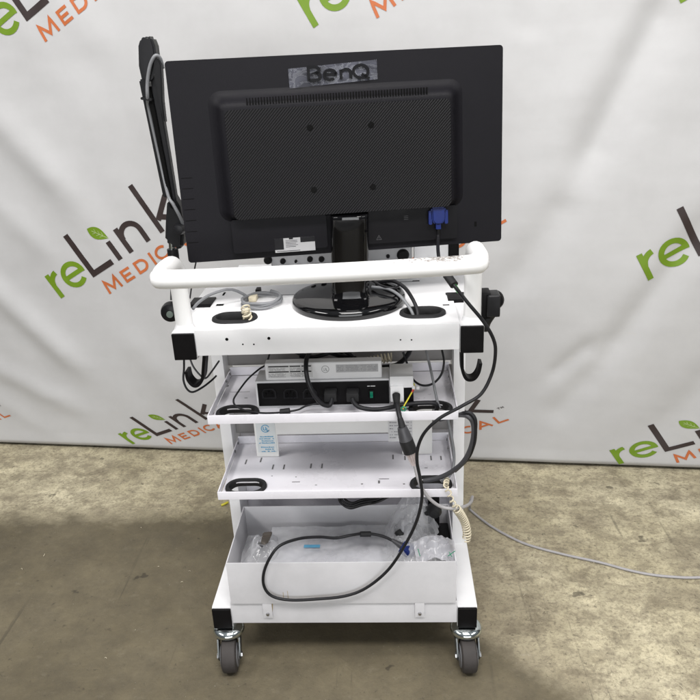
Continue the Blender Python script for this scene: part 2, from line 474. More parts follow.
# ------------------------------------------------------------------ setting
def grid_obj(name, x0, x1, y0, y1, nx, ny, fn, m):
    b = bmesh.new()
    V = [[b.verts.new(fn(x0+(x1-x0)*i/nx, y0+(y1-y0)*j/ny)) for i in range(nx+1)] for j in range(ny+1)]
    for j in range(ny):
        for i in range(nx):
            f = b.faces.new((V[j][i], V[j][i+1], V[j+1][i+1], V[j+1][i])); f.smooth = True
    me = bpy.data.meshes.new(name); b.to_mesh(me); b.free(); me.materials.append(m)
    o = bpy.data.objects.new(name, me); COL.objects.link(o); return o
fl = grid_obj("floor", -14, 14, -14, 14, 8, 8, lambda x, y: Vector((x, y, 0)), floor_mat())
fl['kind'] = 'structure'

# wall behind the banner
WT = math.atan(.104)
WD = Vector((math.cos(WT), -math.sin(WT), 0)); WN = Vector((-math.sin(WT), -math.cos(WT), 0))
wall = MB().box((-6, .10, .0), (6, .22, 3.0), bev=0, M=lambda c: Vector((0, .827, 0))+WD*c.x-WN*c.y+Vector((0, 0, c.z-.002 if c.z < .1 else c.z)))
wallo = wall.build("wall", mat("grey_wall", (.06, .058, .055), .8, var=.2, scale=4)); wallo['kind'] = 'structure'

def seg_d(s, z, a, b):
    ax, ay = a; bx, by = b; dx, dy = bx-ax, by-ay
    t = max(0, min(1, ((s-ax)*dx+(z-ay)*dy)/(dx*dx+dy*dy)))
    # signed perpendicular distance
    ex, ey = s-(ax+dx*t), z-(ay+dy*t)
    return math.hypot(ex, ey), (dx*(z-ay)-dy*(s-ax))/math.hypot(dx, dy), t
def W(px, py):                       # banner coordinates (along, up) of a pixel of the photo
    d = ray(px, py); n = Vector((.104, 1, 0)); t = (.827-n.dot(CAM))/n.dot(d); X = CAM+d*t
    return (X.x/math.cos(WT), X.z)
FOLDS = [(W(a, b), W(c, d), w, h) for a, b, c, d, w, h in (   # fold line seen at (a, b)-(c, d), half width, height
    (690, -40, 572, 195, .050, -.026), (578, 185, 505, 300, .050, -.012), (720, 205, 592, 378, .042, -.018), (600, 366, 545, 425, .04, -.009),
    (600, 338, 545, 382, .026, -.010), (760, 330, 640, 452, .05, -.010), (545, -30, 520, 40, .05, -.006),
    (-60, 60, 85, 208, .050, .017), (60, 190, 150, 300, .06, .006), (-40, 258, 92, 378, .042, .017), (-40, 350, 95, 418, .036, .011), (-30, 180, 60, 262, .04, .007),
    (30, -30, 120, 60, .06, .006), (-10, 395, 60, 440, .03, .006), (120, 330, 190, 400, .05, .006), (200, 20, 330, 60, .08, .004))]
def banner_d(s, z):
    sk = 1. if s > 0 else -1.
    d = .007*noise.noise(Vector((s*1.7, z*1.3, 3.1)))+.0045*noise.noise(Vector((s*4.2-sk*z*1.6, (z+sk*s*.2)*1.6, 7.7)))+.0020*noise.noise(Vector((s*9-sk*z*4, z*4, 2.2)))+.0007*noise.noise(Vector((s*7, z*24, 5.2)))
    for a, b, w, h in FOLDS:
        dd, pd, t = seg_d(s, z, a, b)
        env = min(1, t*4+.15)*min(1, (1-t)*4+.15)
        d += h*env*math.exp(-(dd/w)**2)
    hem = .0012*(1 if z < .045 else 0)
    fade = min(1, .25+max(0, z)/.25)
    return d*fade+hem
def banner_pt(s, z, lift=0.):
    return Vector((0, .827, 0))+WD*s+WN*(banner_d(s, z)+lift)+Vector((0, 0, z))
BX0, BX1, BZ0, BZ1, BNX, BNZ = -2.3, 2.2, .012, 2.2, 360, 180
ban = grid_obj("banner", BX0, BX1, BZ0, BZ1, BNX, BNZ, lambda s, z: banner_pt(s, z), banner_mat())
def banner_mesh_pt(s, z, lift):
    a, b = (s-BX0)/(BX1-BX0)*BNX, (z-BZ0)/(BZ1-BZ0)*BNZ
    i, j = int(math.floor(a)), int(math.floor(b)); a -= i; b -= j
    g = lambda m, n: banner_d(BX0+(BX1-BX0)*m/BNX, BZ0+(BZ1-BZ0)*n/BNZ)
    g0, g1 = g(i, j), g(i+1, j+1)
    if a >= b: gx = g(i+1, j); d = g0+a*(gx-g0)+b*(g1-gx)
    else: gx = g(i, j+1); d = g0+b*(gx-g0)+a*(g1-gx)
    return Vector((0, .827, 0))+WD*s+WN*(d+lift)+Vector((0, 0, z))
sm = ban.modifiers.new("thickness", 'SOLIDIFY'); sm.thickness = .0012; sm.offset = -1
tag(ban, "wrinkled white vinyl banner printed with repeated slanted logos, hanging behind the cart", "banner")

gr = mat("print_green", (.135, .235, .008), .5, var=.08, scale=30)
br = mat("print_brown", (.030, .019, .018), .5, var=.12, scale=30)
vein = mat("print_vein", (.32, .40, .18), .5, var=.08, scale=30)
orr = mat("print_orange", (.47, .125, .035), .5, var=.08, scale=30)
def logo(name, r0, b, v=None):
    if v is None: v = (-b[1], b[0])
    bm = bmesh.new()
    LIFT = [.0012]
    fn = lambda x, y: banner_mesh_pt(r0[0]+b[0]*x+v[0]*y, max(.013, r0[1]+b[1]*x+v[1]*y), LIFT[0])
    w = .112
    R = lambda pts, mi, ww=w: ribbon(bm, pts, ww, fn, mi)
    # re
    R([(.05, 0), (.05, .57)], 0)
    R(arc(.30, .27, .245, 172, 95, 8), 0)
    R([(.40, .275), (.835, .275)], 0, .095)
    R(arc(.615, .275, .235, -12, 316, 26), 0, .108)
    # Link
    R([(1.02, 1.02), (1.02, .06), (1.57, .06)], 1, .125)
    R([(1.76, 0), (1.76, .44)], 1)
    R([(2.06, 0), (2.06, .57)], 1)
    R(arc(2.30, .30, .225, 180, 0, 14)+[(2.525, 0)], 1)
    R([(2.90, 0), (2.90, 1.1)], 1)
    R([(3.40, .57), (2.97, .24)], 1); R([(3.02, .30), (3.46, -.0)], 1)
    # leaf
    c0, c1 = Vector((1.545, .88)), Vector((1.82, .49))
    ax = (c1-c0); pr = Vector((ax.y, -ax.x)); L = []; n = 12
    top = []; bot = []
    for k in range(n+1):
        t = k/n; wd = .29*math.sin(math.pi*t**.85)*(1-.12*t)
        c = c0+ax*t
        top.append(c-pr*wd*.9); bot.append(c+pr*wd*1.0)
    for k in range(n):
        q = [top[k], top[k+1], bot[k+1], bot[k]]
        vs = [bm.verts.new(fn(p.x, p.y)) for p in q]
        f = bm.faces.new(vs); f.material_index = 0
    LIFT[0] = .0015
    R([tuple(c0+ax*.22), tuple(c0+ax*.60), tuple(c0+ax*1.0)], 3, .014)
    for t in (.42, .60, .76):
        for sg in (-1, 1): R([tuple(c0+ax*t), tuple(c0+ax*(t-.13)+pr*sg*.12)], 3, .010)
    LIFT[0] = .0012
    # MEDICAL
    y0, y1, m_ = -.475, -.19, .056
    X = lambda pts: R(pts, 2, m_)
    X([(1.06, y0), (1.09, y1), (1.235, y0+.06), (1.38, y1), (1.41, y0)])
    X([(1.80, y1-.03), (1.58, y1-.03), (1.58, y0+.03), (1.80, y0+.03)]); X([(1.58, (y0+y1)/2), (1.77, (y0+y1)/2)])
    X([(1.95, y0+.03), (1.95, y1-.03), (2.05, y1-.03)]+arc(2.06, (y0+y1)/2, .13, 85, -85, 10, .115)+[(2.05, y0+.03), (1.92, y0+.03)])
    X([(2.36, y0), (2.36, y1)])
    X(arc(2.63, (y0+y1)/2, .145, 45, 315, 16, .118))
    X([(2.86, y0), (3.02, y1-.01), (3.18, y0)]); X([(2.92, y0+.09), (3.12, y0+.09)])
    X([(3.35, y1), (3.35, y0+.03), (3.60, y0+.03)])
    # small mark beside the k
    T = lambda pts: R(pts, 1, .014)
    T([(3.58, .07), (3.65, .07)]); T([(3.615, .07), (3.615, .01)])
    T([(3.67, .01), (3.675, .07), (3.70, .03), (3.725, .07), (3.73, .01)])
    bmesh.ops.recalc_face_normals(bm, faces=bm.faces[:])
    for f in bm.faces: f.smooth = True
    me = bpy.data.meshes.new(name); bm.to_mesh(me); bm.free()
    for m in (gr, br, orr, vein): me.materials.append(m)
    o = bpy.data.objects.new(name, me); COL.objects.link(o); o.parent = ban
    return o
B0 = (.141*.870, .141*.492)
for r0 in ((-.898, .526), (-.955, 1.230), (-.064, 1.242), (.806, .579), (-.046, .5525), (.812, 1.252), (-1.75, .50), (1.66, .64)):
    logo("printed_logo", r0, B0)
logo("printed_logo", (-.751, .0225), (.092, .0345), (-.083, .063))
logo("printed_logo", (.780, .0136), (.130, .048), (-.055, .080))
logo("printed_logo", (.0145, .018), (.114, .046), (-.066, .072))
logo("printed_logo", (-1.55, .015), (.096, .036), (-.08, .065))

# ------------------------------------------------------------------ the cart
cart = thing("medical_cart", (0, .2, 0), "white steel medical equipment cart on casters, with handlebar, two shelves and a bin", "cart")
XI, XO = .2285, .2700
ZT, ZTP = .743, .747
DT = .42
# table
holes = [oval(-.168, .0575, .066, .040, rev=True), oval(.168, .0575, .066, .040, rev=True)]
t = MB().prism([(-XI+.0005, .0), (XI-.0005, .0), (XI-.0005, DT), (-XI+.0005, DT)], ZTP-.003, ZTP, holes)
t.box((-XI+.0005, -.0015, .700), (XI-.0005, .002, ZTP+.0006), bev=.0018)
t.box((-XI+.0005, DT-.002, .700), (XI-.0005, DT+.001, ZTP-.0015), bev=.001)
table = t.build("table_top", white, cart)
for (x, y, r) in ((227, 339, .0028), (269, 338, .0028), (243, 344, .0015), (254, 344, .0015), (400.5, 339.5, .0014), (411.5, 339.5, .0014)):
    c = PY(x, y, 0); MB().lathe([(r*.3, 0), (r, 0), (r, .003), (r*.3, .003)], (c.x, .0012, c.z), 'y', 14).build("mounting_hole", hole, table)
for s in (-1, 1):
    b = MB(); x0, x1 = sorted((s*XI, s*XO))
    b.box((x0, .003, .692), (x1, DT, ZT), bev=.003)
    b.build("side_rail", white, cart)
    b = MB(); b.box((x0+.0012, -.0030, .6932), (x1-.0012, .0025, ZT-.0012), bev=.0022, seg=3); b.build("end_cap", black_pl, cart)
def grommet(cx, cy, z, inner):
    b = MB(); prof = []
    o = oval(cx, cy, .083, .057, 14); n_ = len(o)
    bm = bmesh.new(); rings = []
    for (ins, h) in ((-.0, 0), (.001, .0035), (.004, .0050), (.0075, .0045), (.0095, .001), (.0095, -.010)):
        rings.append([bm.verts.new((cx+(p[0]-cx)*(1-ins/.0415*1.0) if False else p[0], p[1], z+h)) for p in oval(cx, cy, .083-2*ins, .057-2*ins, 14)])
    for i in range(len(rings)-1):
        for k in range(n_): bm.faces.new((rings[i][k], rings[i][(k+1) % n_], rings[i+1][(k+1) % n_], rings[i+1][k]))
    b.add(bm); return b.build("cable_grommet", rubber, inner)
for s in (-1, 1): grommet(s*.168, .0575, ZTP, table)
sl = MB()
def slot(bm_, x, y, z, lx, ly): bm_.box((x-lx/2, y-ly/2, z-.001), (x+lx/2, y+ly/2, z+.0004), bev=.0)
for px, py, lx, ly in ((224, 294, .004, .02), (305, 293, .004, .016), (220, 305, .014, .010), (284, 295, .05, .002), (416, 281, .014, .006), (447, 294, .005, .014), (446, 305, .012, .005), (398, 282, .06, .002), (330, 283, .06, .0016)):
    c = PZ(px, py, ZTP); slot(sl, c.x, c.y, ZTP, lx, ly)
sl.build("slot", hole, table)
# pads on the rails
for px, py in ((203, 304), (459, 299)):
    c = PZ(px, py, ZT)
    MB().box((c.x-.022, c.y-.022, ZT-.001), (c.x+.022, c.y+.022, ZT+.007), bev=.002).build("rail_pad", black_pl, cart)

# handlebar: two posts and a bent bar in front of the table
hp = []
rb = .0150
XP = .252
left = [(-XP, .028, .740), (-XP, .028, .80), (-XP, .024, .842), (-XP, .008, .862), (-XP, -.020, .866), (-XP, -.050, .866), (-XP+.006, -.074, .866), (-XP+.028, -.090, .866)]
right = [(-x, y, z+.008*min(1, max(0, (z-.76)/.08))) for (x, y, z) in left][::-1]
MB().tube(left+[(0, -.0905, .868)]+right, rb, 18, step=8).build("handlebar", handlew, cart, sharp=60)
for s in (-1, 1): MB().lathe([(.0152, -.002), (.0185, .0), (.0165, .004), (.0152, .008)], (s*XP, .028, ZT), 'z', 24).build("weld_collar", white, cart)

# uprights and back panels
for s in (-1, 1):
    x0, x1 = sorted((s*.2365, s*.2605))
    MB().box((x0, .205, .139), (x1, .285, .6925), bev=.003).build("upright", white, cart)
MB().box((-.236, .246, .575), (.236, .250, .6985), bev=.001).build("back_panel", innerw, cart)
MB().box((-.236, .279, .1395), (.236, .283, .400), bev=.001).build("back_panel", shelfw, cart)
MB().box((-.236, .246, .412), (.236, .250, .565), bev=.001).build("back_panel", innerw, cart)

# shelves: tray, lip on four sides, grommets in the front corners
def shelf(zl, zh, slots, lbl):
    zf = zl+.0022
    holes = [oval(s*.181, .0505, .066, .036, rev=True) for s in (-1, 1)]
    m = MB().prism([(-.226, .014), (.226, .014), (.226, .222), (-.226, .222)], zf-.002, zf, holes)
    m.box((-XI, .010, zl), (XI, .0125, zh), bev=.0008)
    m.box((-XI, .0142, zl+.003), (-XI+.002, .2225, zh), bev=.0008); m.box((XI-.002, .0142, zl+.003), (XI, .2225, zh), bev=.0008)
    m.box((-XI, .2230, zl+.003), (XI, .2250, zh+.004), bev=.0008)
    o = m.build("shelf", shelfw, cart)
    for s in (-1, 1): grommet(s*.181, .0505, zf, o)
    sm_ = MB()
    for px, py, lx, ly in slots:
        c = PZ(px, py, zf); slot(sm_, c.x, c.y, zf, lx, ly)
    sm_.build("slot", mat("slot_shade", (.16, .155, .16), .7, var=.2, scale=60), o)
    for s in (-1, 1):
        for y in (.17, .205):
            sc = MB(); sc.lathe([(.001, 0), (.003, 0), (.0025, .002), (.001, .002)], (s*(XI-.003)+(-.0 if s < 0 else -.003), y, zf+.012), 'x', 12)
            sc.build("screw", hub, o)
    return o
shelf(.5590, .5765, [(246, 398, .006, .002), (228, 386, .003, .006), (240, 392, .04, .001)], "")
shelf(.3955, .4125, [(273, 467, .003, .018), (284, 467, .003, .018), (311, 466, .003, .018), (322, 466, .003, .018), (261, 460, .003, .018), (246, 462, .003, .018), (296, 482, .016, .002), (316, 485, .004, .002),
      (393, 457, .003, .018), (405, 458, .003, .016), (431, 458, .003, .018), (441, 458, .003, .016), (379, 482, .004, .010), (384, 479, .02, .002), (362, 484, .004, .003), (404, 484, .004, .003), (296, 477, .003, .002), (272, 476, .003, .002), (426, 468, .006, .0015)], "")

# inverted-U bracket between the shelves with its stickers
BB_ = PY(340, 433.5, .165).z
m = MB().prism([(-.178, .3985), (-.131, .3985), (-.131, BB_), (.128, BB_), (.128, .3985), (.190, .3985), (.190, .5565), (-.178, .5565)][::-1], .165, .167, fn=lambda a, b, d: Vector((a, d, b)), bev=.0006)
brk = m.build("bracket", mat("bracket_paint", (.74, .74, .72), .45, var=.05, scale=10), cart)
st = MB().box((-.174, .1638, .410), (-.134, .1646, .482), bev=0); sto = st.build("sticker", mat("sticker_paper", (.60, .63, .63), .5, var=.05, scale=30), brk)
def glyph_strip(mb, x0, x1, z, h, y, rnd, gap=.3):
    x = x0
    while x < x1:
        w = h*rnd.uniform(.5, 1.6)
        if rnd.random() > gap: mb.box((x, y-.0002, z), (min(x+w*.8, x1), y, z+h*rnd.uniform(.6, 1)), bev=0)
        x += w
def strokes(name, polys, w, fn, m, parent, step=1.):
    b = bmesh.new()
    for p in polys: ribbon(b, p, w, fn, 0, step)
    mb = MB(); mb.add(b); return mb.build(name, m, parent)
rnd = random.Random(4)
s_ = .0011
cx, cz = -.1545, .466
fn = lambda x, y: Vector((x, .1633, y))
strokes("lettering", [arc(cx, cz, .0082, 20, 340, 24), [(cx-.004, cz+.004), (cx-.004, cz-.001)]+arc(cx-.0015, cz-.001, .0025, 180, 360, 6)+[(cx+.001, cz+.004)], [(cx+.003, cz+.001), (cx+.003, cz-.005), (cx+.007, cz-.005)]], .0018, fn, inkblue, sto)
tx = MB()
for i in range(8):
    if i == 4: continue
    w = rnd.uniform(.013, .017)
    glyph_strip(tx, -.1535-w, -.1535+w, .4500-i*.0050-.004, .0026, .1635, rnd, .12)
tx.build("print_lines", inkblue, sto)
for (x0, x1, z0, z1, n) in ((.040, .083, .482, .502, 2), (.100, .150, .430, .500, 9)):
    q = MB().box((x0, .1640, z0), (x1, .1648, z1), bev=0).build("sticker", label_w, brk)
    tx = MB()
    for i in range(n):
        glyph_strip(tx, x0+.012 if n == 2 else x0+.003, x1-.002, z1-.006-i*.007, .0028, .1637, rnd, .2)
    if n == 2: tx.box((x0+.003, .1635, z0+.004), (x0+.010, .1638, z1-.003), bev=0)
    tx.build("print_lines", inkgrey, q)

# base frame
for s in (-1, 1):
    x0, x1 = sorted((s*.2298, s*XO))
    MB().box((x0, .003, .090), (x1, .46, .141), bev=.003).build("base_rail", white, cart)
    MB().box((x0+.001, -.003, .0912), (x1-.001, .0025, .1398), bev=.0022, seg=3).build("end_cap", black_pl, cart)
MB().box((-.2293, .000, .1035), (.2293, .004, .1560), bev=.0012).build("front_panel", binw, cart)
MB().box((-.2293, .02, .136), (.2293, .40, .139), bev=.0008).build("base_plate", shelfw, cart)
MB().box((-.2293, .456, .095), (.2293, .46, .140), bev=.001).build("rear_panel", white, cart)

# bin on the base
bx = .2265; th = .0022; yf, yb, z0, z1 = .0045, .192, .1565, .257
b = MB()
b.box((-bx, yf-.0085, z0), (bx, yf-.0085+th, z1), bev=.0008)
for s in (-1, 1):
    x0, x1 = sorted((s*bx, s*(bx-th)))
    b.box((x0, yf-.0060, z0), (x1, yb, z1), bev=.0008)
b.box((-bx+th, yb-th, z0), (bx-th, yb, z1), bev=.0008)
b.box((-bx+th, yf-.0060, z0), (bx-th, yb-th, z0+.002), bev=0)
bino = b.build("bin", binw, cart)
for x in (-.1535, .1545):
    tb = MB(); sc = MB()
    tb.box((x-.0095, -.0036, .120), (x+.0095, -.0018, .1562), bev=.0004)
    sc.lathe([(.0005, .0045), (.0030, .0040), (.0036, .0020), (.0036, 0)], (x, -.0030, .1300), 'y', 16)
    tb.build("mounting_tab", binw, bino); sc.build("screw", steel, bino)
# stains running from the left tab (real rust/glue marks)
rs = mat("rust_stain", (.42, .33, .19), .6, var=.3, scale=120)
bm = bmesh.new()
fn = lambda x, y: Vector((x, -.00035, y))
ribbon(bm, [(-.1425, .156), (-.1440, .140), (-.1470, .123)], .0022, fn, 0, .004)
fn2 = lambda x, y: Vector((x, -.0044, y))
ribbon(bm, [(-.118, .186), (-.118, .166)], .0010, fn2, 0, .004); ribbon(bm, [(-.109, .189), (-.1085, .164)], .0010, fn2, 0, .004)
q = MB(); q.add(bm); q.build("stain", rs, bino)

# cable hooks under the rails
def hook(pts, y0, y1, name="cable_hook"):
    P = catmull([Vector((p.x, 0, p.z)) for p in pts], 5)
    b = bmesh.new(); th = .0028; Ls = []
    n = len(P)
    for i in range(n):
        t = (P[min(i+1, n-1)]-P[max(0, i-1)]).normalized(); nn = Vector((-t.z, 0, t.x))*th
        Ls.append([b.verts.new((P[i]+nn*a)+Vector((0, y, 0))) for a, y in ((1, y0), (1, y1), (-1, y1), (-1, y0))])
    for i in range(n-1):
        for k in range(4): b.faces.new((Ls[i][k], Ls[i][(k+1) % 4], Ls[i+1][(k+1) % 4], Ls[i+1][k]))
    b.faces.new(Ls[0][::-1]); b.faces.new(Ls[-1])
    mb = MB(); mb.add(b); return mb.build(name, black_pl, cart)
HY = .03
hook([PY(*p, HY) for p in ((461.5, 346), (461.5, 358), (462, 368), (465, 375.5), (469, 377.5), (474, 376), (478, 370), (480, 361))], .018, .040)
hook([PY(*p, .045) for p in ((206, 352), (205, 366), (204, 376), (200, 382), (195, 382.5), (190, 377), (188, 369))], .030, .056)

# casters
def caster(x, y, turn):
    c = bpy.data.objects.new("caster", None); COL.objects.link(c); c.parent = cart; c.empty_display_size = .03
    c.location = (x, y-.2, 0); c.rotation_euler = (0, 0, turn); ROOT[c.name] = Vector()
    h = MB().lathe([(.008, .0896), (.016, .0894), (.0225, .0885), (.0275, .0865), (.0308, .0835), (.0324, .0798), (.0326, .0765), (.0312, .0735), (.0270, .0715), (.012, .0710)], (0, 0, 0), 'z', 40)
    ho = h.build("swivel_head", chrome, c)
    fk = MB()
    for s in (-1, 1):
        pr = [(.018, .0715), (-.022, .0715), (-.030, .060), (-.040, .040), (-.038, .029), (-.026, .026), (-.014, .034), (.008, .056)]
        fk.prism([(a, z) for a, z in pr], s*.0205, s*.0235, fn=lambda a, z, d: Vector((d, a, z)), bev=.0008)
    fk.box((-.0235, -.022, .0702), (.0235, .018, .0725), bev=.001)
    fk.build("fork", mat("fork_zinc", (.17, .18, .18), .45, metal=1, var=.3, scale=30), c)
    w = MB().lathe([(.024, -.0155), (.0310, -.0150), (.0338, -.0128), (.0348, -.007), (.0348, .007), (.0338, .0128), (.0310, .0150), (.024, .0155)], (0, -.030, .0348), 'x', 44)
    wo = w.build("wheel", tyre, c)
    for s in (-1, 1): MB().lathe([(.004, s*.0150), (.0245, s*.0152), (.0232, s*.0175), (.012, s*.0178), (.010, s*.0200), (.004, s*.0200)], (0, -.030, .0348), 'x', 32).build("rim", hub, wo)
    ax = MB().lathe([(.002, -.0265), (.0060, -.0262), (.0065, -.0236), (.0055, -.022), (.0055, .022), (.0065, .0236), (.0060, .0262), (.002, .0265)], (0, -.030, .0348), 'x', 6)
    ax.build("axle_bolt", steel, c)
    return c
def copy_part(o, parent):
    c = o.copy(); COL.objects.link(c); c.parent = parent
    for ch in list(o.children): copy_part(ch, c)
    return c
c1 = caster(-.243, .013, math.radians(7))
for (x, y, tn) in ((.249, .013, math.radians(3)), (-.247, .43, math.radians(150)), (.248, .43, math.radians(200))):
    c = copy_part(c1, cart); c.location = (x, y-.2, 0); c.rotation_euler = (0, 0, tn)

# ------------------------------------------------------------------ monitor (seen from behind)
MY, MT = .1503, .0773
rx = Vector((math.cos(MY), math.sin(MY), 0)); nh = Vector((-math.sin(MY), math.cos(MY), 0))
mup = Vector((0, 0, 1))*math.cos(MT)+nh*math.sin(MT)
mn = -(mup.cross(rx)).normalized()
if mn.y > 0: mn = -mn                # towards the camera
MC = Vector((.0363, .13, .844))
W2, MH = .28645, .3373
def MP(u, v, w): return MC+rx*u+mup*v+mn*w
def MR(px, py, w=0.):
    d = ray(px, py); o = MC+mn*w; t = (o-CAM).dot(mn)/d.dot(mn); X = CAM+d*t-o
    return (X.dot(rx), X.dot(mup))
mon = thing("monitor", (.034, .131, ZTP), "black flat monitor seen from behind, on a round glossy stand", "monitor")
b = MB()
b.prism(rrect(-W2, W2, 0, MH, .006), -.016, 0., fn=MP, bev=.0022)
shell = b.build("back_shell", monblk, mon)
MB().prism(rrect(-W2+.001, W2-.001, .001, MH-.001, .005), -.024, -.0165, fn=MP, bev=.001).build("bezel", gloss, mon)
# raised middle with sloping shoulders
u0, vt = MR(224, 108, .026); u1, _ = MR(450, 95, .026); _, vb = MR(232, 218, .026)
u0b, _ = MR(233, 215, .026); u1b, _ = MR(455, 207, .026)
def bulge(ins, w):
    r = .014
    return [MP(p[0], p[1], w) for p in rrect(u0-.014+ins, u1+.014-ins, vb-.004+ins*.4, vt+.014-ins, max(.004, r-ins*.6))]
bm = bmesh.new(); rings = [[bm.verts.new(p) for p in bulge(i, w)] for i, w in ((-.016, -.0005), (-.010, .0010), (-.004, .0045), (.002, .012), (.006, .0185), (.010, .0215), (.014, .0225))]
for i in range(len(rings)-1):
    n_ = len(rings[i])
    for k in range(n_): bm.faces.new((rings[i][k], rings[i][(k+1) % n_], rings[i+1][(k+1) % n_], rings[i+1][k]))
bm.faces.new(rings[-1])
mb = MB(); mb.add(bm); blg = mb.build("raised_back", monblk, mon)
CW = .0262
q0, q1, q2, q3 = MR(226, 112, CW), MR(448, 97, CW), MR(454, 206, CW), MR(233, 221, CW)
cu0, cu1, cv0, cv1 = (q0[0]+q3[0])/2, (q1[0]+q2[0])/2, (q2[1]+q3[1])/2, (q0[1]+q1[1])/2
MB().prism(rrect(cu0, cu1, cv0, cv1, .010), .0215, CW, fn=MP, bev=.0016).build("ribbed_plate", carbon, mon)
vs = MB(); n_ = 64
va, vb_ = MR(247, 102, .0226), MR(427, 91, .0226)
for i in range(n_):
    u = va[0]+(vb_[0]-va[0])*i/(n_-1); v = va[1]+(vb_[1]-va[1])*i/(n_-1)
    vs.prism([(u-.0010, v-.0045), (u+.0010, v-.0045), (u+.0010, v+.0060), (u-.0010, v+.0060)], .0195, .0232, fn=MP)
vs.build("vent", hole, blg)
# lower connector bay, left and right panels with a step line
pl = MB()
a0, a1, a2 = MR(231, 223, .004), MR(326, 218, .004), MR(327, 253, .004)
pl.prism(rrect(a0[0], a1[0], .012, vb-.006, .005), -.001, .009, fn=MP, bev=.0015)
pl.build("cover_panel", monblk, mon)
c0, c1_ = MR(366, 216, .004), MR(457, 211, .004)
pl = MB().prism(rrect(c0[0], c1_[0], .012, vb-.006, .005), -.001, .006, fn=MP, bev=.0015)
port = pl.build("connector_panel", mat("bay_black", (.0065, .0062, .0075), .5, var=.2, scale=20, spec=.15), mon)
# screws on the plate
for px, py in ((310, 128), (371, 125), (314, 190), (373, 187)):
    u, v = MR(px, py, CW); sv = MB()
    sv.prism([(u+.0034*math.cos(k*.5236), v+.0034*math.sin(k*.5236)) for k in range(12)], CW-.001, CW+.0006, fn=MP)
    sv.prism([(u+.0055*math.cos(k*.5236), v+.0055*math.sin(k*.5236)) for k in range(12)], CW-.001, CW+.0003, fn=MP)
    sv.build("screw", hole, mon)
# side grooves and lock hole
gv = MB()
for i, py in enumerate((178.5, 189, 199.5, 210, 221, 232, 243)):
    u, v = MR(180.5+i*1.1, py, 0); gv.prism([(u+.001, v-.0005), (u+.020, v-.0005), (u+.020, v+.0005), (u+.001, v+.0005)], -.001, .0003, fn=MP)
gv.build("groove", hole, shell)
gv = MB(); u, v = MR(475.5, 224, 0); gv.prism([(u-.0022, v-.0045), (u+.0022, v-.0045), (u+.0022, v+.0045), (u-.0022, v+.0045)], -.001, .0004, fn=MP)
gv.build("lock_hole", hole, shell)
# little embossed marks on the connector panel
W_ = .0061
def mfn(w): return lambda x, y: MP(x, y, w)
u, v = MR(379, 238, .006)
marks = [[(u-.0045, v-.003), (u+.0045, v-.003), (u, v+.005), (u-.0045, v-.003)], [(u, v+.002), (u, v-.0015)]]
for px, w in ((406, .008),):
    uu, vv = MR(px, 216, .006)
    for k in range(3): marks.append([(uu-.004, vv-k*.003), (uu+.004, vv-k*.003)])
strokes("embossed_mark", marks, .0007, mfn(.0063), mat("mark_grey", (.07, .07, .075), .5), port, .01)
# rating sticker
k0, k1 = MR(274, 235.5, .009), MR(315.5, 249.5, .009)
lx0, lx1, lv0, lv1 = k0[0], k1[0], k1[1]-.001, k1[1]+.024
lab = MB().prism([(lx0, lv0), (lx1, lv0), (lx1, lv1), (lx0, lv1)], .0085, .0093, fn=MP).build("rating_sticker", mat("sticker_grey", (.40, .40, .41), .5, var=.06, scale=40), mon)
d = MB()
def lr(a0, a1, b0, b1): d.prism([(lx0+(lx1-lx0)*a0, lv0+(lv1-lv0)*b0), (lx0+(lx1-lx0)*a1, lv0+(lv1-lv0)*b0), (lx0+(lx1-lx0)*a1, lv0+(lv1-lv0)*b1), (lx0+(lx1-lx0)*a0, lv0+(lv1-lv0)*b1)], .0092, .0095, fn=MP)
lr(0, .22, .20, 1); lr(.64, 1, .64, 1); lr(.36, .46, .90, 1)
for i in range(5): lr(.27, rnd.uniform(.5, .62), .80-i*.11, .83-i*.11)
lr(.04, .62, .06, .10)
d.build("sticker_print", inkdk, lab)
# maker's name under a strip of clear film
fa, fb = MR(289.5, 88, 0), MR(376.5, 57.5, 0)
bl0, bl1 = MR(307, 79.5, 0), MR(368, 66.5, 0)
tu, tv = bl0[0], (bl0[1]+bl1[1])/2-.010
hh = .021; ww_ = (bl1[0]-bl0[0])/2.72
G = lambda pts: [(tu+p[0]*ww_, tv+p[1]*hh) for p in pts]
letters = [G([(.08, 0), (.08, 1), (.35, 1)]+arc(.36, .77, .2, 80, -80, 8, .22)+[(.3, .54)]+arc(.38, .28, .22, 80, -80, 8, .27)+[(.08, .0)]),
           G([(.78, .38), (1.28, .38)]+arc(1.02, .36, .26, 0, 310, 20, .36)),
           G([(1.50, 0), (1.50, .72)]), G(arc(1.73, .45, .2, 160, 0, 10, .27)+[(1.93, .0)]),
           G(arc(2.38, .5, .33, 0, 360, 28, .48)), G([(2.42, .3), (2.75, -.08)])]
LB = mat("letter_black", (.004, .004, .005), .35, spec=.1)
bm = bmesh.new()
for p in letters: ribbon(bm, p, .0048, mfn(.0040), 0, .02)
rb_ = bmesh.ops.extrude_face_region(bm, geom=bm.faces[:])
for v in rb_['geom']:
    if isinstance(v, bmesh.types.BMVert): v.co -= mn*.0037
mb = MB(); mb.add(bm); mb.build("lettering", LB, shell)
bm = bmesh.new()
nx, ny = 56, 20; V = []
for j in range(ny+1):
    for i in range(nx+1):
        u = fa[0]+(fb[0]-fa[0])*i/nx; v = fa[1]+(fb[1]-fa[1])*j/ny-.004+.008*i/nx
        v = (fa[1]-.001)+(fb[1]-fa[1]-.010)*j/ny + (.0085)*i/nx*0.9
        q_ = Vector((u*60, v*60, 1.7))
        w = .0004+.0034*abs(noise.noise(q_))+.0010*abs(noise.noise(q_*2.4))
        V.append(bm.verts.new(MP(u, v, w)))
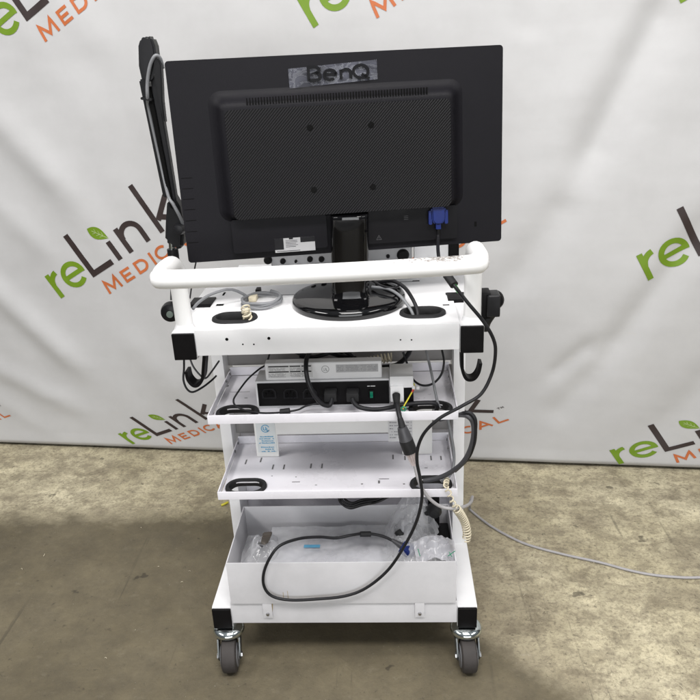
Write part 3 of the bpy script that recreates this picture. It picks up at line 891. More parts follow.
for j in range(ny):
    for i in range(nx):
        a = j*(nx+1)+i; bm.faces.new((V[a], V[a+1], V[a+nx+2], V[a+nx+1]))
mb = MB(); mb.add(bm); mb.build("protective_film", filmm, shell, sharp=180)
# stand: neck and round base
nb_ = MB()
NT = PY(349, 216.5, .098); NBm = PY(350, 302, .096)
pts = [(-.0345, .014), (-.0330, .004), (-.027, -.002), (-.012, -.0045), (0, -.005), (.012, -.0045), (.027, -.002), (.0330, .004), (.0345, .014), (.0345, .036), (-.0345, .036)]
bm = bmesh.new(); rings = []
zs = (ZTP+.0165, ZTP+.019, ZTP+.026, .80, .86, NT.z-.006, NT.z-.001, NT.z)
for z, sx in zip(zs, (1.10, 1.04, 1.0, .99, .98, .975, .96, .92)):
    k = (z-NBm.z)/(NT.z-NBm.z)
    rings.append([bm.verts.new((NBm.x+(NT.x-NBm.x)*k+p[0]*sx, .098+p[1]+(1-sx)*.01, z)) for p in pts])
for i in range(len(rings)-1):
    for k in range(len(pts)): bm.faces.new((rings[i][k], rings[i][(k+1) % len(pts)], rings[i+1][(k+1) % len(pts)], rings[i+1][k]))
bm.faces.new(rings[0][::-1]); bm.faces.new(rings[-1])
nb_.add(bm); nb_.build("stand_neck", gloss, mon, sharp=50)
MB().lathe([(.050, .7660), (.088, .7655), (.0985, .7640), (.1035, .7620), (.1055, .7580), (.1060, .7510), (.1045, .7474), (.020, .7474)][::-1], (.034, .131, 0), 'z', 72).build("stand_base", gloss, mon, sharp=50)

# ------------------------------------------------------------------ things on the table
# grey device behind the monitor
dv = thing("device", (.02, .36, ZTP), "light grey electronic device with black sockets, standing behind the monitor stand", "device")
MB().box((-.135, .300, ZTP+.006), (.158, .405, .835), bev=.004).build("case", devgrey, dv)
MB().box((-.132, .2975, ZTP+.012), (.155, .2995, .830), bev=.001).build("front_plate", mat("plate_grey", (.42, .42, .43), .4, var=.08, scale=20), dv)
for px, py, r in ((310, 259, .0062), (321.5, 259, .0062), (268, 260, .009), (283, 261, .006), (296, 261, .003), (403, 255, .013), (388, 256, .004), (346, 262, .006)):
    c = PY(px, py, .297)
    MB().lathe([(.001, .010), (r*.7, .010), (r*.9, .007), (r, .0), (r*.5, -.002)], (c.x, .298, c.z), 'y', 20).build("socket", black_pl, dv)
for x in (-.12, .15):
    for y in (.315, .39): MB().lathe([(.008, ZTP), (.009, ZTP+.007)], (x, y, 0), 'z', 14).build("foot", rubber, dv)
bxm = thing("white_box", (.235, .40, ZTP), "white upright box with a black side strip, behind the monitor's right corner", "box")
BA, BB, BC = PY(414, 250, .385).x, PY(448.5, 250, .385).x, PY(459, 250, .385).x
MB().box((BA, .385, ZTP), (BB, .418, .850), bev=.003).build("body", white, bxm)
MB().box((BB+.0005, .383, ZTP), (BC, .416, .846), bev=.002).build("side_strip", black_pl, bxm)

# black folding arm on the left rail
AY = .150
armblk = mat("arm_black", (.010, .010, .011), .38, var=.25, scale=25, spec=.2)
arm = thing("support_arm", (-.262, AY, ZT), "black folded support arm standing upright at the cart's left rail", "arm")
def armpoly(pix, y0, y1, name, m, bev=.003):
    pts = [PY(px, py, AY) for px, py in pix]
    o = MB().prism([(p.x, p.z) for p in pts], y0, y1, fn=lambda a, b, d: Vector((a, d, b)), bev=bev)
    return o.build(name, m, arm)
lower = armpoly([(138.5, 80), (143, 78.5), (147, 80), (150, 96), (172.5, 196), (163, 198)], .150, .176, "lower_channel", armblk)
armpoly([(136, 46), (138, 39), (142, 36), (147, 37), (149, 44), (148, 62), (149, 82), (140, 82), (136.5, 66)], .160, .186, "hinge_cheek", knobdk, .004)
armpoly([(143.5, 50), (146, 41), (150, 36), (155, 37), (158.5, 46), (160, 58), (158, 70), (156, 78), (149, 84), (145, 66)], .128, .156, "hinge_cheek", knobdk, .004)
armpoly([(152, 82), (155, 74), (158, 77), (161.5, 100), (171.0, 158), (179.5, 212), (176, 214), (166, 160), (156, 112)], .142, .158, "inner_bar", knobdk, .002)
armpoly([(158, 57), (163, 59), (165.5, 64), (166.5, 84), (167, 100), (169.5, 122), (167, 118), (162.5, 98), (158.5, 78)], .123, .138, "upper_link", armblk, .002)
armpoly([(147, 88), (152, 86), (157, 108), (176, 208), (172, 206), (154, 116)], .136, .150, "groove_strip", hole, .001)
armpoly([(144, 96.5), (155, 97.5), (155, 100.5), (144, 99)], .130, .178, "cable_tie", armblk, .0008)
armpoly([(168, 200), (174, 194), (181, 206), (185, 226), (184, 247), (176, 249), (166, 240), (166.5, 222)], .140, .172, "lower_joint", armblk, .005)
c = PY(179.5, 229, .135)
MB().lathe([(.003, .012), (.0085, .011), (.0105, .004), (.011, -.006)], (c.x, .136, c.z), 'y', 24).build("joint_disc", knobdk, arm)
c0 = PY(171, 232, AY); c1v = PY(172.5, 262, AY)
MB().tube([c0, c1v], .0055, 16, smooth=False).build("shaft", chrome, arm)
c = PY(173, 252, AY)
MB().tube([(c.x, AY, c.z+.006), (c.x-.002, AY, ZT)], .0105, 18, smooth=False).build("post", armblk, arm)
k_ = PY(170, 313, .075)
kb = MB().lathe([(.002, .020), (.010, .020), (.0165, .017), (.0185, .010), (.0185, .002), (.016, .0)], (k_.x, .090, k_.z), 'y', 28)
kbo = kb.build("clamp_knob", armblk, arm)
MB().lathe([(.001, .0225), (.006, .0222), (.0065, .019)], (k_.x+.001, .090, k_.z-.001), 'y', 20).build("knob_badge", mat("badge_grey", (.12, .15, .13), .4), kbo)
MB().box((k_.x-.006, .082, k_.z-.012), (-.271, .115, k_.z+.006), bev=.002).build("clamp_block", armblk, arm)

GROUPS = {'thin_lead': 'thin leads hanging about the cart', 'power_cable': 'thick power cables of the cart', 'monitor_lead': 'leads behind the monitor stand'}
def cable(name, pts, r, m, label, extra=None, seg=8, step=7):
    o = MB().tube(pts, r, seg, step=step).build(name, m, None, sharp=60)
    tag(o, label, "cable", GROUPS.get(name)); return o
def YP(lst): return [PY(*p) for p in lst]

# grey cable running down the arm
cable("arm_cable", YP([(163, 68, .138), (160, 58, .128), (155, 56, .122), (150, 66, .124), (147.5, 82, .128), (147.5, 96, .130), (149.5, 112, .146), (160, 160, .148), (168, 195, .134), (173, 204, .128), (179, 215, .130), (183, 224, .138)]), .0030, cablegd, "grey cable looping over the top of the black folded arm")

# black adaptor plugs hanging at the right rail
pg = thing("power_plug", tuple(PY(491, 304, .06)), "black plug adaptor hanging beside the right handlebar post", "plug")
c = PY(484, 303, .05); 
b = MB().box((c.x-.006, .034, c.z-.024), (c.x+.010, .070, c.z+.022), bev=.003); b.build("socket_block", black_pl, pg)
c = PY(493, 302, .05)
MB().box((c.x-.013, .026, c.z-.020), (c.x+.0095, .062, c.z+.019), bev=.004, seg=3).build("plug_body", knobdk, pg)
MB().lathe([(.004, .012), (.014, .011), (.017, .006), (.0175, -.002), (.014, -.004)], (c.x+.004, .066, c.z-.001), 'y', 24).build("plug_face", black_pl, pg)
MB().tube([PY(492, 312, .045), PY(487, 321, .045), PY(485, 330, .05)], [.010, .006], 12).build("strain_relief", rubber, pg)

# VGA cable: plug on the monitor, down past the handle, loop in front of the bin, plug in the bin
vg = thing("vga_cable", (.196, .1, .92), "long black monitor cable with blue plugs, looping down in front of the bin", "cable")
u, v = MR(437.5, 212, .010)
pb = MB()
pb.prism([(u-.0135, v+.010), (u+.0135, v+.010), (u+.0125, v-.014), (u+.006, v-.022), (u-.006, v-.022), (u-.0125, v-.014)][::-1], .006, .020, fn=MP, bev=.003)
for s in (-1, 1): pb.prism(rrect(u+s*.0145-.003, u+s*.0145+.003, v-.021, v+.004, .002), .010, .017, fn=MP, bev=.001)
pb.prism(rrect(u-.0045, u+.0045, v-.030, v-.020, .001), .010, .017, fn=MP, bev=.002)
pb.build("blue_plug", bluepl, vg)
w0 = MP(u, v-.028, .0135)
path = [w0, w0-Vector((0, 0, .02))]+YP([(438, 250, .055), (440, 262, .02), (446, 274, -.01), (453, 284, -.03), (468, 303, -.045), (483, 321, -.045), (493, 338, -.040), (495.5, 352, -.035), (492, 373, -.03), (481, 394, -.035), (462, 406, -.045), (440, 418, -.050), (425, 432, -.045), (418, 447, -.040), (417, 462, -.040),
        (420, 478, -.04), (422, 497, -.04), (417, 520, -.035), (405, 545, -.028), (388, 570, -.020), (366, 588, -.016), (345, 596, -.015), (318, 599, -.015), (290, 600, -.015), (272, 596, -.014), (264, 586, -.014), (264, 572, -.015), (271, 556, -.012), (281, 545, .0), (300, 538.5, .03), (320, 537, .05), (336, 538, .06), (352, 535, .07), (366, 533.5, .08), (382, 536, .08), (395, 542, .07), (404, 548, .06)])
MB().tube(path, .0030, 10, step=8).build("cord", cableb, vg, sharp=60)
def along(p, q, r0, L, name, m, parent, n=14):
    p, q = Vector(p), Vector(q); d_ = (q-p).normalized()
    return MB().tube([p, p+d_*L*.08, p+d_*L*.5, p+d_*L*.92, p+d_*L], r0, n, smooth=False).build(name, m, parent)
def ferrite(a, b, r, name, parent):
    a, b = Vector(a), Vector(b); d_ = b-a
    mb = MB().tube([a, a+d_*.04], [r*.75, r], 14, smooth=False).tube([a+d_*.04, a+d_*.96], r, 14, smooth=False).tube([a+d_*.96, b], [r, r*.75], 14, smooth=False)
    return mb.build(name, rubber, parent)
ferrite(PY(446.5, 274.5, -.010), PY(454.5, 285.5, -.031), .0072, "ferrite_bead", vg)
ferrite(PY(360, 534.2, .076), PY(371, 534, .080), .0058, "ferrite_bead", vg)
a_, b_ = PY(402, 546, .062), PY(411, 552, .055)
MB().tube([PY(392, 540, .072), a_], [.0035, .007], 12, smooth=False).build("strain_relief", cabledk, vg)
dd = (b_-a_).normalized(); sd = dd.cross(Vector((0, 0, 1))).normalized(); uu_ = sd.cross(dd)
Mx = Matrix((( dd.x, sd.x, uu_.x, a_.x), (dd.y, sd.y, uu_.y, a_.y), (dd.z, sd.z, uu_.z, a_.z), (0, 0, 0, 1)))
pb = MB(); pb.box((-.001, -.014, -.0075), (.024, .014, .0075), bev=.003); pb.box((.0245, -.010, -.004), (.030, .010, .004), bev=.001)
pb.build("blue_plug", bluepl, vg, M=Mx)
MB().tube([PY(454, 285, -.030), PY(459, 292, -.037)], .0034, 10, smooth=False).build("green_band", mat("band_green", (.05, .42, .08), .5), vg)

# coiled grey cable and cream cord on the table
ring = []; RC = PZ(262, 301.5, ZTP+.005)
for k in range(0, 46):
    a = k*2*math.pi/16+2.4
    rr_ = .038-.0012*math.sin(k*.9)+.0016*(k % 3-1)*.6
    ring.append(Vector((RC.x+.0365*math.cos(a)*(1+.03*math.sin(k*.55)), RC.y+rr_*math.sin(a), ZTP+.003+.004*(k/16)+.001*math.sin(k*1.7))))
lead = YP([(193, 309, .05), (199, 302, .07), (212, 294, .10), (232, 289.5, .13)])
cable("coiled_cable", lead+ring, .0028, cablegd, "grey cable coiled into a ring on the left of the table top", step=4)
cn = thing("cord_connector", tuple(PZ(253, 301, ZTP)), "cream modular plug lying inside the coiled grey cable", "plug")
c = PZ(254, 300, ZTP)
MB().box((c.x-.008, c.y-.014, ZTP+.0005), (c.x+.007, c.y+.014, ZTP+.010), bev=.002).build("body", cream, cn)
MB().box((c.x+.000, c.y+.020, ZTP+.0005), (c.x+.009, c.y+.040, ZTP+.014), bev=.002).build("sleeve", black_pl, cn)
def coil_pts(A, Bp, turns, rad, n=12):
    A, Bp = Vector(A), Vector(Bp); t = (Bp-A).normalized(); a = t.orthogonal().normalized(); c = t.cross(a)
    return [A.lerp(Bp, k/(turns*n))+(a*math.cos(2*math.pi*k/n)+c*math.sin(2*math.pi*k/n))*rad for k in range(int(turns*n)+1)]
def coil_path(P, per, rad, n=12):
    P = catmull([Vector(p) for p in P], 10); out = []; ph = 0; a = None
    for i in range(len(P)-1):
        t = (P[i+1]-P[i]); L = t.length; t = t.normalized()
        a = t.orthogonal().normalized() if a is None else (a-t*a.dot(t)).normalized()
        c = t.cross(a); m_ = max(1, int(L/per*n+.5))
        for k in range(m_):
            out.append(P[i].lerp(P[i+1], k/m_)+(a*math.cos(ph)+c*math.sin(ph))*rad); ph += L/per*2*math.pi/m_
    return out
o = MB().tube(coil_path([PZ(245, 306, .772)*1.0, PZ(246.5, 313, .762), PZ(248, 320, .747), PZ(248, 322, .736)], .0066, .0074), .0016, 6, smooth=False).build("spiral_cable", cream, None, sharp=180)
tag(o, "cream coiled cord dropping into the left table grommet", "cable", "cream coiled cords")
o = MB().tube(coil_path([PY(352, 366, .17), PY(368, 362, .17), PY(380, 359, .17), (PY(392, 357, .17))], .0068, .0085), .0017, 6, smooth=False).build("spiral_cable", cream, None, sharp=180)
tag(o, "cream coiled cord bunched under the table behind the power strip", "cable", "cream coiled cords")
lo = YP([(447, 479, .04), (446, 486, .0), (449, 493, -.004), (452, 501, -.004), (456, 508, .0), (461, 515, .012), (465, 523, .02), (467, 533, .02), (466, 540, .02)])
o = MB().tube(coil_path(lo[:5], .013, .0042)+coil_path(lo[4:], .0060, .0072), .0016, 6, smooth=False).build("spiral_cable", cream, None, sharp=180)
tag(o, "cream coiled cord hanging at the right of the lower shelf and bin", "cable", "cream coiled cords")
# leads into the right table grommet
cable("monitor_lead", YP([(376, 283, .18), (392, 281, .16), (404, 287, .12), (412, 298, .085), (417, 309, .065), (418, 317, .055)])+[Vector((.160, .055, .735))], .0036, cableb, "black lead arching from the monitor stand into the right grommet")
cable("monitor_lead", YP([(372, 287, .14), (388, 289, .12), (400, 296, .09), (409, 307, .065), (413, 315, .055)])+[Vector((.152, .052, .735))], .0028, cablegd, "grey lead running beside the stand base into the right grommet")
cable("monitor_lead", YP([(372, 280, .17), (382, 286, .13), (394, 288, .12), (399, 284, .15), (391, 279, .19), (380, 278, .20)]), .0026, cableb, "small black cable loop behind the monitor stand")

# ------------------------------------------------------------------ power strip on the upper shelf
SZ = .5590+.0022
PT, PB = PY(300, 383, .0625).z, PY(300, 405.5, .0625).z
HT = PT+.0035
ps = thing("power_strip", (0, .1, SZ), "white power outlet strip with black socket panel on the upper shelf", "power strip")
x0, x1 = -.1455, .1060
MB().box((x0, .066, SZ), (x1, .120, HT), bev=.002).build("housing", stripw, ps)
MB().box((x0+.004, .0625, PB), (x1-.001, .0655, PT), bev=.0012).build("socket_panel", black_pl, ps)
eb = MB().box((.1065, .052, PY(400, 388, .052).z), (.150, .112, PY(400, 376.5, .052).z), bev=.002); eb.box((.107, .046, PY(396, 402, .046).z), (.132, .055, PY(396, 386.5, .046).z), bev=.003)
eb.build("end_block", stripw, ps)
MB().box((.1325, .056, PY(400, 404, .056).z), (.150, .064, PY(400, 389, .056).z), bev=.001).build("end_cover", black_pl, ps)
# socket openings
pitch_px = (269, 290.5, 310)
for px in pitch_px:
    c = PY(px, 393.5, .062)
    oc = [(c.x-.0135, c.z-.010), (c.x+.0135, c.z-.010), (c.x+.0135, c.z+.004), (c.x+.008, c.z+.0105), (c.x-.008, c.z+.0105), (c.x-.0135, c.z+.004)]
    ic = [(c.x+(p[0]-c.x)*.80, c.z+(p[1]-c.z)*.78) for p in oc]
    s_o = MB().prism(oc, .0600, .0632, holes=[ic[::-1]], fn=lambda a, b, d: Vector((a, d, b)), bev=.0006).build("socket", knobdk, ps)
    pins = MB()
    for dx, dz in ((-.006, -.001), (0, .003), (.006, -.001)): pins.box((c.x+dx-.0012, .0592, c.z+dz-.0025), (c.x+dx+.0012, .0622, c.z+dz+.0025), bev=.0003)
    pins.build("pin", hole, s_o)
for i, px in enumerate((331, 353)):
    c = PY(px, 393, .055)
    MB().box((c.x-.0115, .034, c.z-.0085), (c.x+.0115, .0615, c.z+.0085), bev=.003).build("plug", rubber, ps)
c = PY(371.5, 394, .061)
sw = MB().box((c.x-.0050, .0585, c.z-.0085), (c.x+.0050, .0622, c.z+.0085), bev=.0012).build("switch", black_pl, ps)
MB().box((c.x-.0028, .0570, c.z-.0065), (c.x+.0028, .0586, c.z+.0065), bev=.0008).build("rocker", greenled, sw)
tx = MB(); c2 = PY(371.5, 386.3, .061)
tx.box((c2.x-.008, .0620, c2.z-.0008), (c2.x-.003, .06235, c2.z+.0008), bev=0); tx.box((c2.x-.002, .0620, c2.z-.0008), (c2.x+.007, .06235, c2.z+.0008), bev=0)
tx.build("print_line", label_w, ps)

# printed adaptor box standing on the strip
BY = .0680; BZ = HT+.0345-.6665+.0005
ab = thing("adaptor_box", (-.015, .12, HT), "white box with printed rating labels lying on top of the power strip", "box")
MB().box((-.1250, .0680, HT+.0004), (.0925, .090, HT+.0345), bev=.004, seg=3).build("case", stripw, ab)
def facelab(x0, x1, z0, z1, m=label_w): return MB().box((x0, (BY-.0007), z0+BZ), (x1, (BY-.0001), z1+BZ), bev=0).build("rating_label", m, ab)
la = facelab(-.120, -.036, .6375, .6625)
tx = MB(); tg = MB()
for z in (.6590, .6482):
    for (a_, b_2) in ((-.118, -.080), (-.078, -.058), (-.056, -.038)): tx.box((a_, (BY-.0010), z+BZ), (b_2, (BY-.0005), z+BZ+.0022), bev=0)
for z in (.656, .6538, .6516, .645, .6428, .6406, .6386):
    for (a_, b_2) in ((-.118, -.082), (-.078, -.040)): glyph_strip(tg, a_, b_2-rnd.uniform(0, .008), z+BZ, .0013, (BY-.0008), rnd, .15)
tx.build("print_block", inkdk, la); tg.build("print_lines", inkgrey, la)
cxx, czz = -.012, .6525+BZ
strokes("round_mark", [arc(cxx, czz, .0068, 0, 360, 24), [(cxx-.004, czz+.003), (cxx-.0035, czz-.002)]+arc(cxx-.0018, czz-.001, .0017, 180, 360, 5)+[(cxx-.0001, czz+.003)], [(cxx+.0018, czz+.002), (cxx+.0018, czz-.003), (cxx+.0045, czz-.003)]], .0010, lambda x, y: Vector((x, (BY-.0004), y)), inkgrey, ab)
lb = facelab(.008, .086, .6455, .6610, mat("printed_grey_label", (.42, .42, .43), .5, var=.1, scale=150))
tx = MB()
for z in (.6575, .6545, .6515, .6485):
    for (a_, b_2) in ((.010, .022), (.026, .052), (.054, .064), (.066, .084)): glyph_strip(tx, a_, b_2, z+BZ, .0019, (BY-.0008), rnd, .15)
tx.build("print_lines", inkgrey, lb)

# cables of the strip
cable("power_cable", YP([(332, 398, .036), (330, 405, .030), (324, 405, .024), (317, 399, .022), (311, 389, .022), (307, 377, .028), (306, 364, .045), (308, 355, .07), (314, 350, .10), (325, 351, .13), (340, 356, .15), (356, 358, .16)]), .0042, cableb, "thick black cable looping up from the third socket in front of the printed box")
cable("power_cable", YP([(352, 398, .034), (355, 404, .030), (362, 408, .028), (375, 409.5, .030), (388, 408, .035), (402, 405, .045), (420, 403, .045), (436, 404, .045)])+[Vector((.190, .050, .550))], .0042, cableb, "black cable running from the right socket along the upper shelf edge")
cable("power_cable", YP([(306, 350, .19), (322, 348, .18), (338, 353, .18), (352, 361, .18), (366, 367, .18), (384, 367, .18), (398, 364, .17), (407, 356, .16), (412, 346, .15)]), .0048, cableb, "thick black cable slung under the table top behind the boxes")
cable("power_cable", YP([(288, 348, .16), (298, 353, .14), (312, 357, .13), (326, 354, .13), (336, 350, .14), (346, 352, .15), (352, 358, .15), (340, 362, .15), (318, 360, .15), (300, 356, .16)]), .0040, cableb, "black cable heaped in loops behind the printed box under the table")
cable("thin_lead", YP([(270, 352, .14), (266, 364, .13), (258, 370, .10), (247, 380, .08), (236, 395, .06), (233.5, 401, .05), (236, 406, .045), (246, 410.5, .040), (262, 413, .034), (280, 412.5, .030), (297, 410, .034), (306, 406, .044), (318, 403, .05)]), .0018, cableb, "thin black lead with a bead crossing the upper shelf's left corner")
fb_ = ferrite(PY(280, 412.3, .030), PY(290, 411, .031), .0062, "ferrite_bead", bpy.data.objects["thin_lead"])
cable("thin_lead", YP([(403, 352, .16), (408, 366, .15), (412, 378, .13), (421, 385, .12), (432, 384, .12), (441, 375, .13), (444, 362, .15), (442, 350, .17)]), .0022, cableb, "thin black lead hanging in a loop below the table's right end")
cable("thin_lead", YP([(426, 350, .15), (429, 362, .12), (433, 380, .08), (437, 400, .055), (440, 408, .05)]), .0025, cablegd, "straight grey lead dropping into the upper shelf's right grommet")
cable("thin_lead", YP([(446, 415, .10), (449, 425, .09), (452, 440, .08), (454, 455, .07), (453, 468, .06), (449, 476, .05), (441, 482, .045)]), .0030, cablegd, "grey lead inside the right upright between both shelves")
cable("power_cable", YP([(444, 417, .09), (456, 415, .03), (467, 416, -.004), (473, 423, -.006), (473.5, 436, -.004), (470, 450, .0), (463, 462, .006), (451, 472, .02), (438, 478, .035), (424, 481, .045)]), .0046, cabledk, "thick charcoal cable bowing outside the right upright between the shelves")
cable("power_cable", YP([(440, 420, .08), (455, 416, .03), (464, 413, .0), (470, 413, -.006), (475, 419, -.010), (475.5, 430, -.008), (474, 444, -.004), (468, 458, .004), (455, 471, .02)]), .0034, cableb, "slim black cable running along the thick charcoal cable outside the right upright")

# hanging connector with clear pins on the strip's supply cord
hc = thing("hanging_connector", tuple(PY(406, 440, -.02)), "black cord connector with clear pin end hanging over the lower shelf", "connector")
MB().tube(YP([(396.5, 399, .034), (397.5, 406, .016), (399, 414, .0), (401, 422, -.012)]), .0045, 10).build("cord", cableb, hc)
MB().tube([PY(396.3, 395, .042), PY(396.8, 404, .022)], [.0075, .0055], 12, smooth=False).build("strain_relief", rubber, hc)
rl = MB(); rl.tube([PY(400, 418, -.008), PY(403, 430, -.016)], [.0050, .0075], 12, smooth=False); rl.build("strain_relief", rubber, hc)
p0, p1, p2, p3 = PY(402, 427, -.015), PY(406, 440, -.018), PY(410.5, 452, -.020), PY(415, 464, -.021)
MB().tube([p0, p0.lerp(p1, .4), p1], [.0085, .0125], 14, smooth=False).build("collar", cabledk, hc)
MB().tube([p1, p1.lerp(p2, .05), p1.lerp(p2, .95), p2], .0128, 14, smooth=False).build("plug_body", rubber, hc)
dd = (p3-p2).normalized(); sd = Vector((1, 0, 0)); sd = (sd-dd*sd.dot(dd)).normalized()
MB().tube([p2, p2.lerp(p3, .3), p3], [.0112, .0070], 12, smooth=False).build("clear_cover", plastic_film("clear_cap", (.75, .62, .60), .42, .15), hc)
pn = MB()
for k in (-.0045, .0, .0045): pn.tube([p2+sd*k, p2.lerp(p3, .85)+sd*k*.8], .0011, 8, smooth=False)
pn.build("pin", steel, hc)

# earth wire
ew = thing("earth_wire", tuple(PY(408, 398, .04)), "green and yellow earth wire with ring terminal at the strip's right end", "wire")
MB().tube(YP([(411, 380, .07), (414, 384, .06), (414.5, 388, .052), (411.5, 393, .046), (407.5, 400, .036), (404, 406, .026), (403, 409, .022)]), .0013, 8).build("yellow_core", yellow, ew)
MB().tube(YP([(411.5, 381.5, .067), (413.8, 384, .06)]), .0017, 8).build("green_stripe", greenw, ew)
MB().tube(YP([(413.5, 389.5, .050), (412, 392.3, .047)]), .0019, 8).build("red_sleeve", redw, ew)
MB().tube([PY(403.5, 409, .022)+Vector((.0042*math.cos(k*.52), 0, .0042*math.sin(k*.52))) for k in range(13)], .0012, 8).build("ring_terminal", greenw, ew)
sc = MB()
for px in (413.5, 418): 
    c = PY(px, 387.5, .052); sc.box((c.x-.0028, .049, c.z-.0028), (c.x+.0028, .055, c.z+.0028), bev=.0008)
sc.build("terminal_block", label_w, ew)

# grey network cable: from the lower shelf, loop beside the bin, then across the floor
gp = YP([(415, 466, .0), (418, 478, -.010), (423, 490, -.012), (431, 500, -.010), (442, 507, -.006), (455, 508.5, .0), (466, 506, .03), (471, 502, .08), (472.3, 497.5, .14), (472.3, 497, .20), (471.5, 498.5, .28), (470.5, 501, .36), (469.8, 504, .44)])
g2 = [PZ(470, 507, .006)]
gf = [Vector(v) for v in ((.3164, .5331, .0036), (.3589, .4636, .0036), (.405, .412, .0036), (.448, .3774, .0036), (.525, .340, .0036), (.6038, .3087, .0036), (.660, .281, .0036), (.708, .2634, .0036), (.760, .254, .0036), (.8165, .2515, .0036), (.95, .262, .0036), (1.2, .29, .0036), (1.6, .27, .0036), (2.4, .2, .0036))]
cable("network_cable", gp+g2+gf, .0033, cableg, "long pale grey cable trailing from the lower shelf across the concrete floor", step=8)

# black cable bundle hanging below the lower shelf
bp_ = []
rnd2 = random.Random(9)
for k, (ax_, ay_) in enumerate(((0, 0), (2.5, -2.2), (5, -4.6), (.5, .8))):
    bp_ += YP([(412+k, 489, .05), (394-ax_, 494.5+ay_*.3, .036), (378, 501+ay_*.8, .032-.002*k), (362, 504.5+ay_, .028+.003*k), (350+ax_*.5, 507.5+ay_, .028), (341+ax_, 503+ay_*.6, .030), (339.5+ax_, 497.5+ay_*.2, .032+.002*k), (345+ax_, 493.3, .036), (362, 491.6, .040), (392, 489, .05)])
cable("cable_bundle", bp_, .0023, cableb, "bundle of looped black cable hanging below the lower shelf", step=6)
cable("thin_lead", YP([(408, 492, .05), (420, 495, .05), (426, 498, .045), (431, 497, .045), (433, 493.5, .05)]), .0025, cablegd, "short grey lead end hanging below the lower shelf near the bin's right")
# thin cable below the left cap
cable("thin_lead", YP([(184, 352, .06), (184, 368, .06), (183.5, 380, .055), (187, 389, .05), (193, 392, .05), (203, 387, .06), (212, 380, .08), (216, 376, .10)]), .0020, cableb, "thin black lead hanging in a curve below the left rail cap")
cable("thin_lead", YP([(188, 352, .06), (193, 366, .055), (201, 376, .05), (206, 378, .055), (212, 371, .08), (219, 361, .11)]), .0018, cabledk, "thin dark lead threaded through the left cable hook")
cable("thin_lead", YP([(172, 262, .14), (171.5, 280, .13), (171, 300, .11)]), .0018, cableb, "thin black lead running down behind the left handlebar post")
cable("thin_lead", YP([(196, 262, .30), (194, 272, .30), (192, 284, .27), (190, 298, .22)]), .0016, cableb, "thin black lead sagging behind the left post above the table")

# ------------------------------------------------------------------ what lies in the bin
def crumple(name, x0, x1, y0, y1, zf, amp, m, seed, nx=44, ny=34, freq=22):
    bm = bmesh.new(); V = []
    for j in range(ny+1):
        for i in range(nx+1):
            u, v = i/nx, j/ny
            x, y = x0+(x1-x0)*u, y0+(y1-y0)*v
            q = Vector((x*freq, y*freq, seed))
            w = .8*noise.noise(q)+1.5*abs(noise.noise(q*2.1))-.5+.9*abs(noise.noise(q*4.7+Vector((3, 1, 0))))
            e = min(u, 1-u, v, 1-v)*6; e = min(1, e)
            ox, oy = noise.noise(q*.7+Vector((9, 0, 0)))*.012, noise.noise(q*.7+Vector((0, 9, 0)))*.010
            V.append(bm.verts.new((x+ox, y+oy, zf(u, v)+amp*w*(.35+.65*e))))
    for j in range(ny):
        for i in range(nx):
            a = j*(nx+1)+i; bm.faces.new((V[a], V[a+1], V[a+nx+2], V[a+nx+1]))
    mb = MB(); mb.add(bm); return mb.build(name, m, None, sharp=28)
# flat white packet in the middle
pk = thing("packet", (-.02, .09, .16), "flat white packet sealed in plastic, filling the middle of the bin", "packet")
b = bmesh.new()
def packet(x0, x1, y0, y1, z0, h, seed):
    bm = bmesh.new(); nx, ny = 40, 20; T = []; Bt = []
    for j in range(ny+1):
        for i in range(nx+1):
            u, v = i/nx, j/ny; e = min(1, min(u, 1-u)*10)*min(1, min(v, 1-v)*7); e = e**.5
            q = Vector((u*7, v*4, seed))
            z = z0+.003+h*e*(.85+.25*noise.noise(q))+.003*noise.noise(q*3)
            T.append(bm.verts.new((x0+(x1-x0)*u, y0+(y1-y0)*v, z))); Bt.append(bm.verts.new((x0+(x1-x0)*u, y0+(y1-y0)*v, z0)))
    for j in range(ny):
        for i in range(nx):
            a = j*(nx+1)+i
            bm.faces.new((T[a], T[a+1], T[a+nx+2], T[a+nx+1])); bm.faces.new((Bt[a+nx+1], Bt[a+nx+2], Bt[a+1], Bt[a]))
    for i in range(nx):
        bm.faces.new((T[i], Bt[i], Bt[i+1], T[i+1])); a = ny*(nx+1)+i; bm.faces.new((T[a+1], Bt[a+1], Bt[a], T[a]))
    for j in range(ny):
        a = j*(nx+1); bm.faces.new((T[a+nx+1], Bt[a+nx+1], Bt[a], T[a])); a += nx; bm.faces.new((T[a], Bt[a], Bt[a+nx+1], T[a+nx+1]))
    return bm
mb = MB(); mb.add(packet(-.150, .100, .012, .165, .160, .050, 2.2)); mb.build("paper_sleeve", mat("white_sleeve", (.50, .50, .54), .35, var=.08, scale=20), pk, sharp=60)
o = crumple("outer_wrap", -.155, .108, .006, .175, lambda u, v: .2165-.03*max(0, abs(v-.5)-.4)*8+.006*v, .0035, bagm, 5.1, freq=9, nx=60, ny=40)
for v in o.data.vertices: v.co -= ROOT[pk.name]
o.parent = pk
c = PZ(312, 546, .224)
MB().box((c.x-.017, c.y-.005, .2235), (c.x+.017, c.y+.004, .2245), bev=0).build("blue_print", inkblue, pk)
tag(crumple("plastic_bag", -.218, -.120, .020, .150, lambda u, v: .192+.045*math.sin(math.pi*u)*math.sin(math.pi*v)+.015*v, .012, bagm, 11.3, freq=14), "crumpled clear plastic bag in the left corner of the bin", "plastic bag", "plastic bags in the bin")
fi = thing("small_part", (-.165, .08, .165), "dark metal fitting wrapped in the left clear bag", "fitting")
c = PY(266, 537, .075)
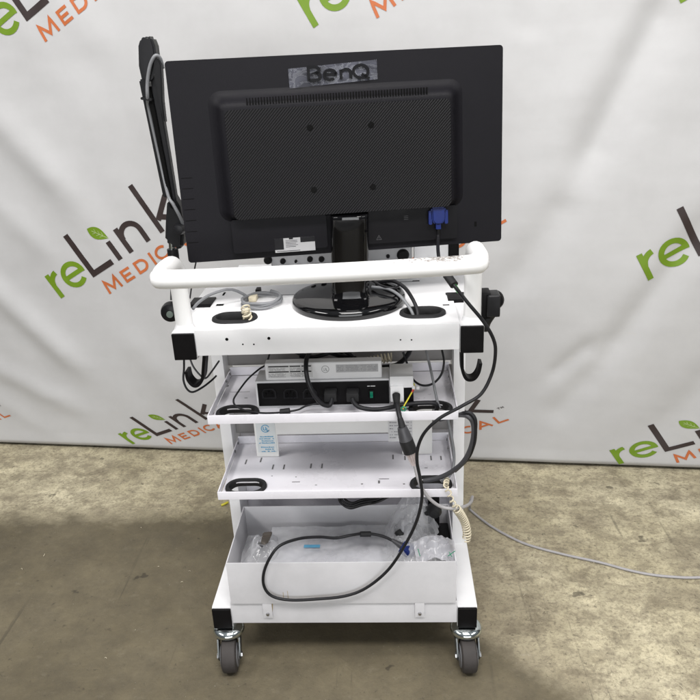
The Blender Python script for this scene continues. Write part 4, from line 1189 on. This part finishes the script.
MB().prism([(c.x-.012, c.z-.014), (c.x+.003, c.z-.012), (c.x+.014, c.z+.010), (c.x-.006, c.z+.008)], .066, .082, fn=lambda a, b, d: Vector((a, d, b)), bev=.002).build("bracket_piece", mat("brown_metal", (.16, .14, .12), .35, metal=.6), fi)
MB().prism([(c.x-.016, c.z-.006), (c.x-.008, c.z-.016), (c.x+.0, c.z-.010)], .060, .070, fn=lambda a, b, d: Vector((a, d, b)), bev=.001).build("bright_edge", steel, fi)
# black adaptors at the right of the bin
ad = thing("adaptor_cluster", (.19, .14, .165), "black power adaptors stuffed upright in the bin's right back corner", "adaptor")
c = PY(434, 508, .13)
MB().lathe([(.004, .022), (.010, .021), (.0150, .012), (.0155, .0), (.012, -.006)], (c.x, .125, c.z+.002), 'y', 24).build("round_plug", rubber, ad)
MB().box((c.x-.024, .118, c.z-.012), (c.x-.008, .142, c.z-.002), bev=.004).build("plug_prong", rubber, ad)
MB().box((c.x-.012, .135, c.z-.07), (c.x+.012, .160, c.z+.018), bev=.004).build("adaptor_body", black_pl, ad)
MB().box((.196, .060, .160), (.2225, .150, .238), bev=.004).build("adaptor_body", black_pl, ad)
mbp = MB(); mbp.tube(YP([(398, 531, .10), (404, 540, .085), (410, 547, .07)]), [.009, .007], 12); mbp.build("cable_head", rubber, ad)
tag(crumple("plastic_bag", .085, .205, .016, .150, lambda u, v: .205+.085*math.sin(math.pi*u)*(v**1.3)+.016*u+.02*math.sin(math.pi*u), .020, bagm, 23.9, freq=16, nx=64, ny=48), "crumpled clear plastic bag bulging from the right side of the bin", "plastic bag", "plastic bags in the bin")
o = crumple("plastic_bag", .150, .228, -.002, .060, lambda u, v: .244+.016*math.sin(math.pi*u)+.014*v, .014, bagm2, 31.2, freq=17)
tag(o, "milky plastic bag with green print at the bin's front right corner", "plastic bag", "plastic bags in the bin")
gl = MB()
for (a_, b_2) in (((448, 556), (455, 551)), ((449, 552), (452, 557)), ((418, 549), (420, 556))):
    gl.tube([PY(*a_, -.006), PY(*b_2, -.006)], .0008, 6, smooth=False)
gl.build("green_print", greenw, o)
# ------------------------------------------------------------------ floor litter
def scrap(px, py, L, ang, m, name, label):
    c = PZ(px, py, .002)
    b = MB().tube([c+Vector((-L*math.cos(ang), -L*math.sin(ang), .001)), c+Vector((0, 0, .0025)), c+Vector((L*math.cos(ang+.5), L*math.sin(ang+.5), .001))], .0034, 6)
    return tag(b.build(name, m, None), label, "scrap")
scrap(225, 504.5, .011, .5, yellow, "yellow_scrap", "small yellow scrap on the floor left of the lower shelf")
st_m = mat("straw", (.50, .45, .33), .7, var=.2, scale=60)
lt = MB(); rl_ = random.Random(12)
for k in range(26):
    side = rl_.random() < .5
    if side: px, py = rl_.uniform(2, 205), rl_.uniform(500, 695)
    else: px, py = rl_.uniform(500, 697), rl_.uniform(480, 695)
    c = PZ(px, py, .0012); L = rl_.uniform(.0015, .008)*(.6+rl_.random()*.6); a = rl_.uniform(0, 3.14)
    lt.tube([c-Vector((L*math.cos(a), L*math.sin(a), 0)), c+Vector((0, .001, .0006)), c+Vector((L*math.cos(a+.4), L*math.sin(a+.4), 0))], .0004+.0005*rl_.random(), 5)
lo_ = lt.build("floor_litter", st_m); lo_['kind'] = 'stuff'
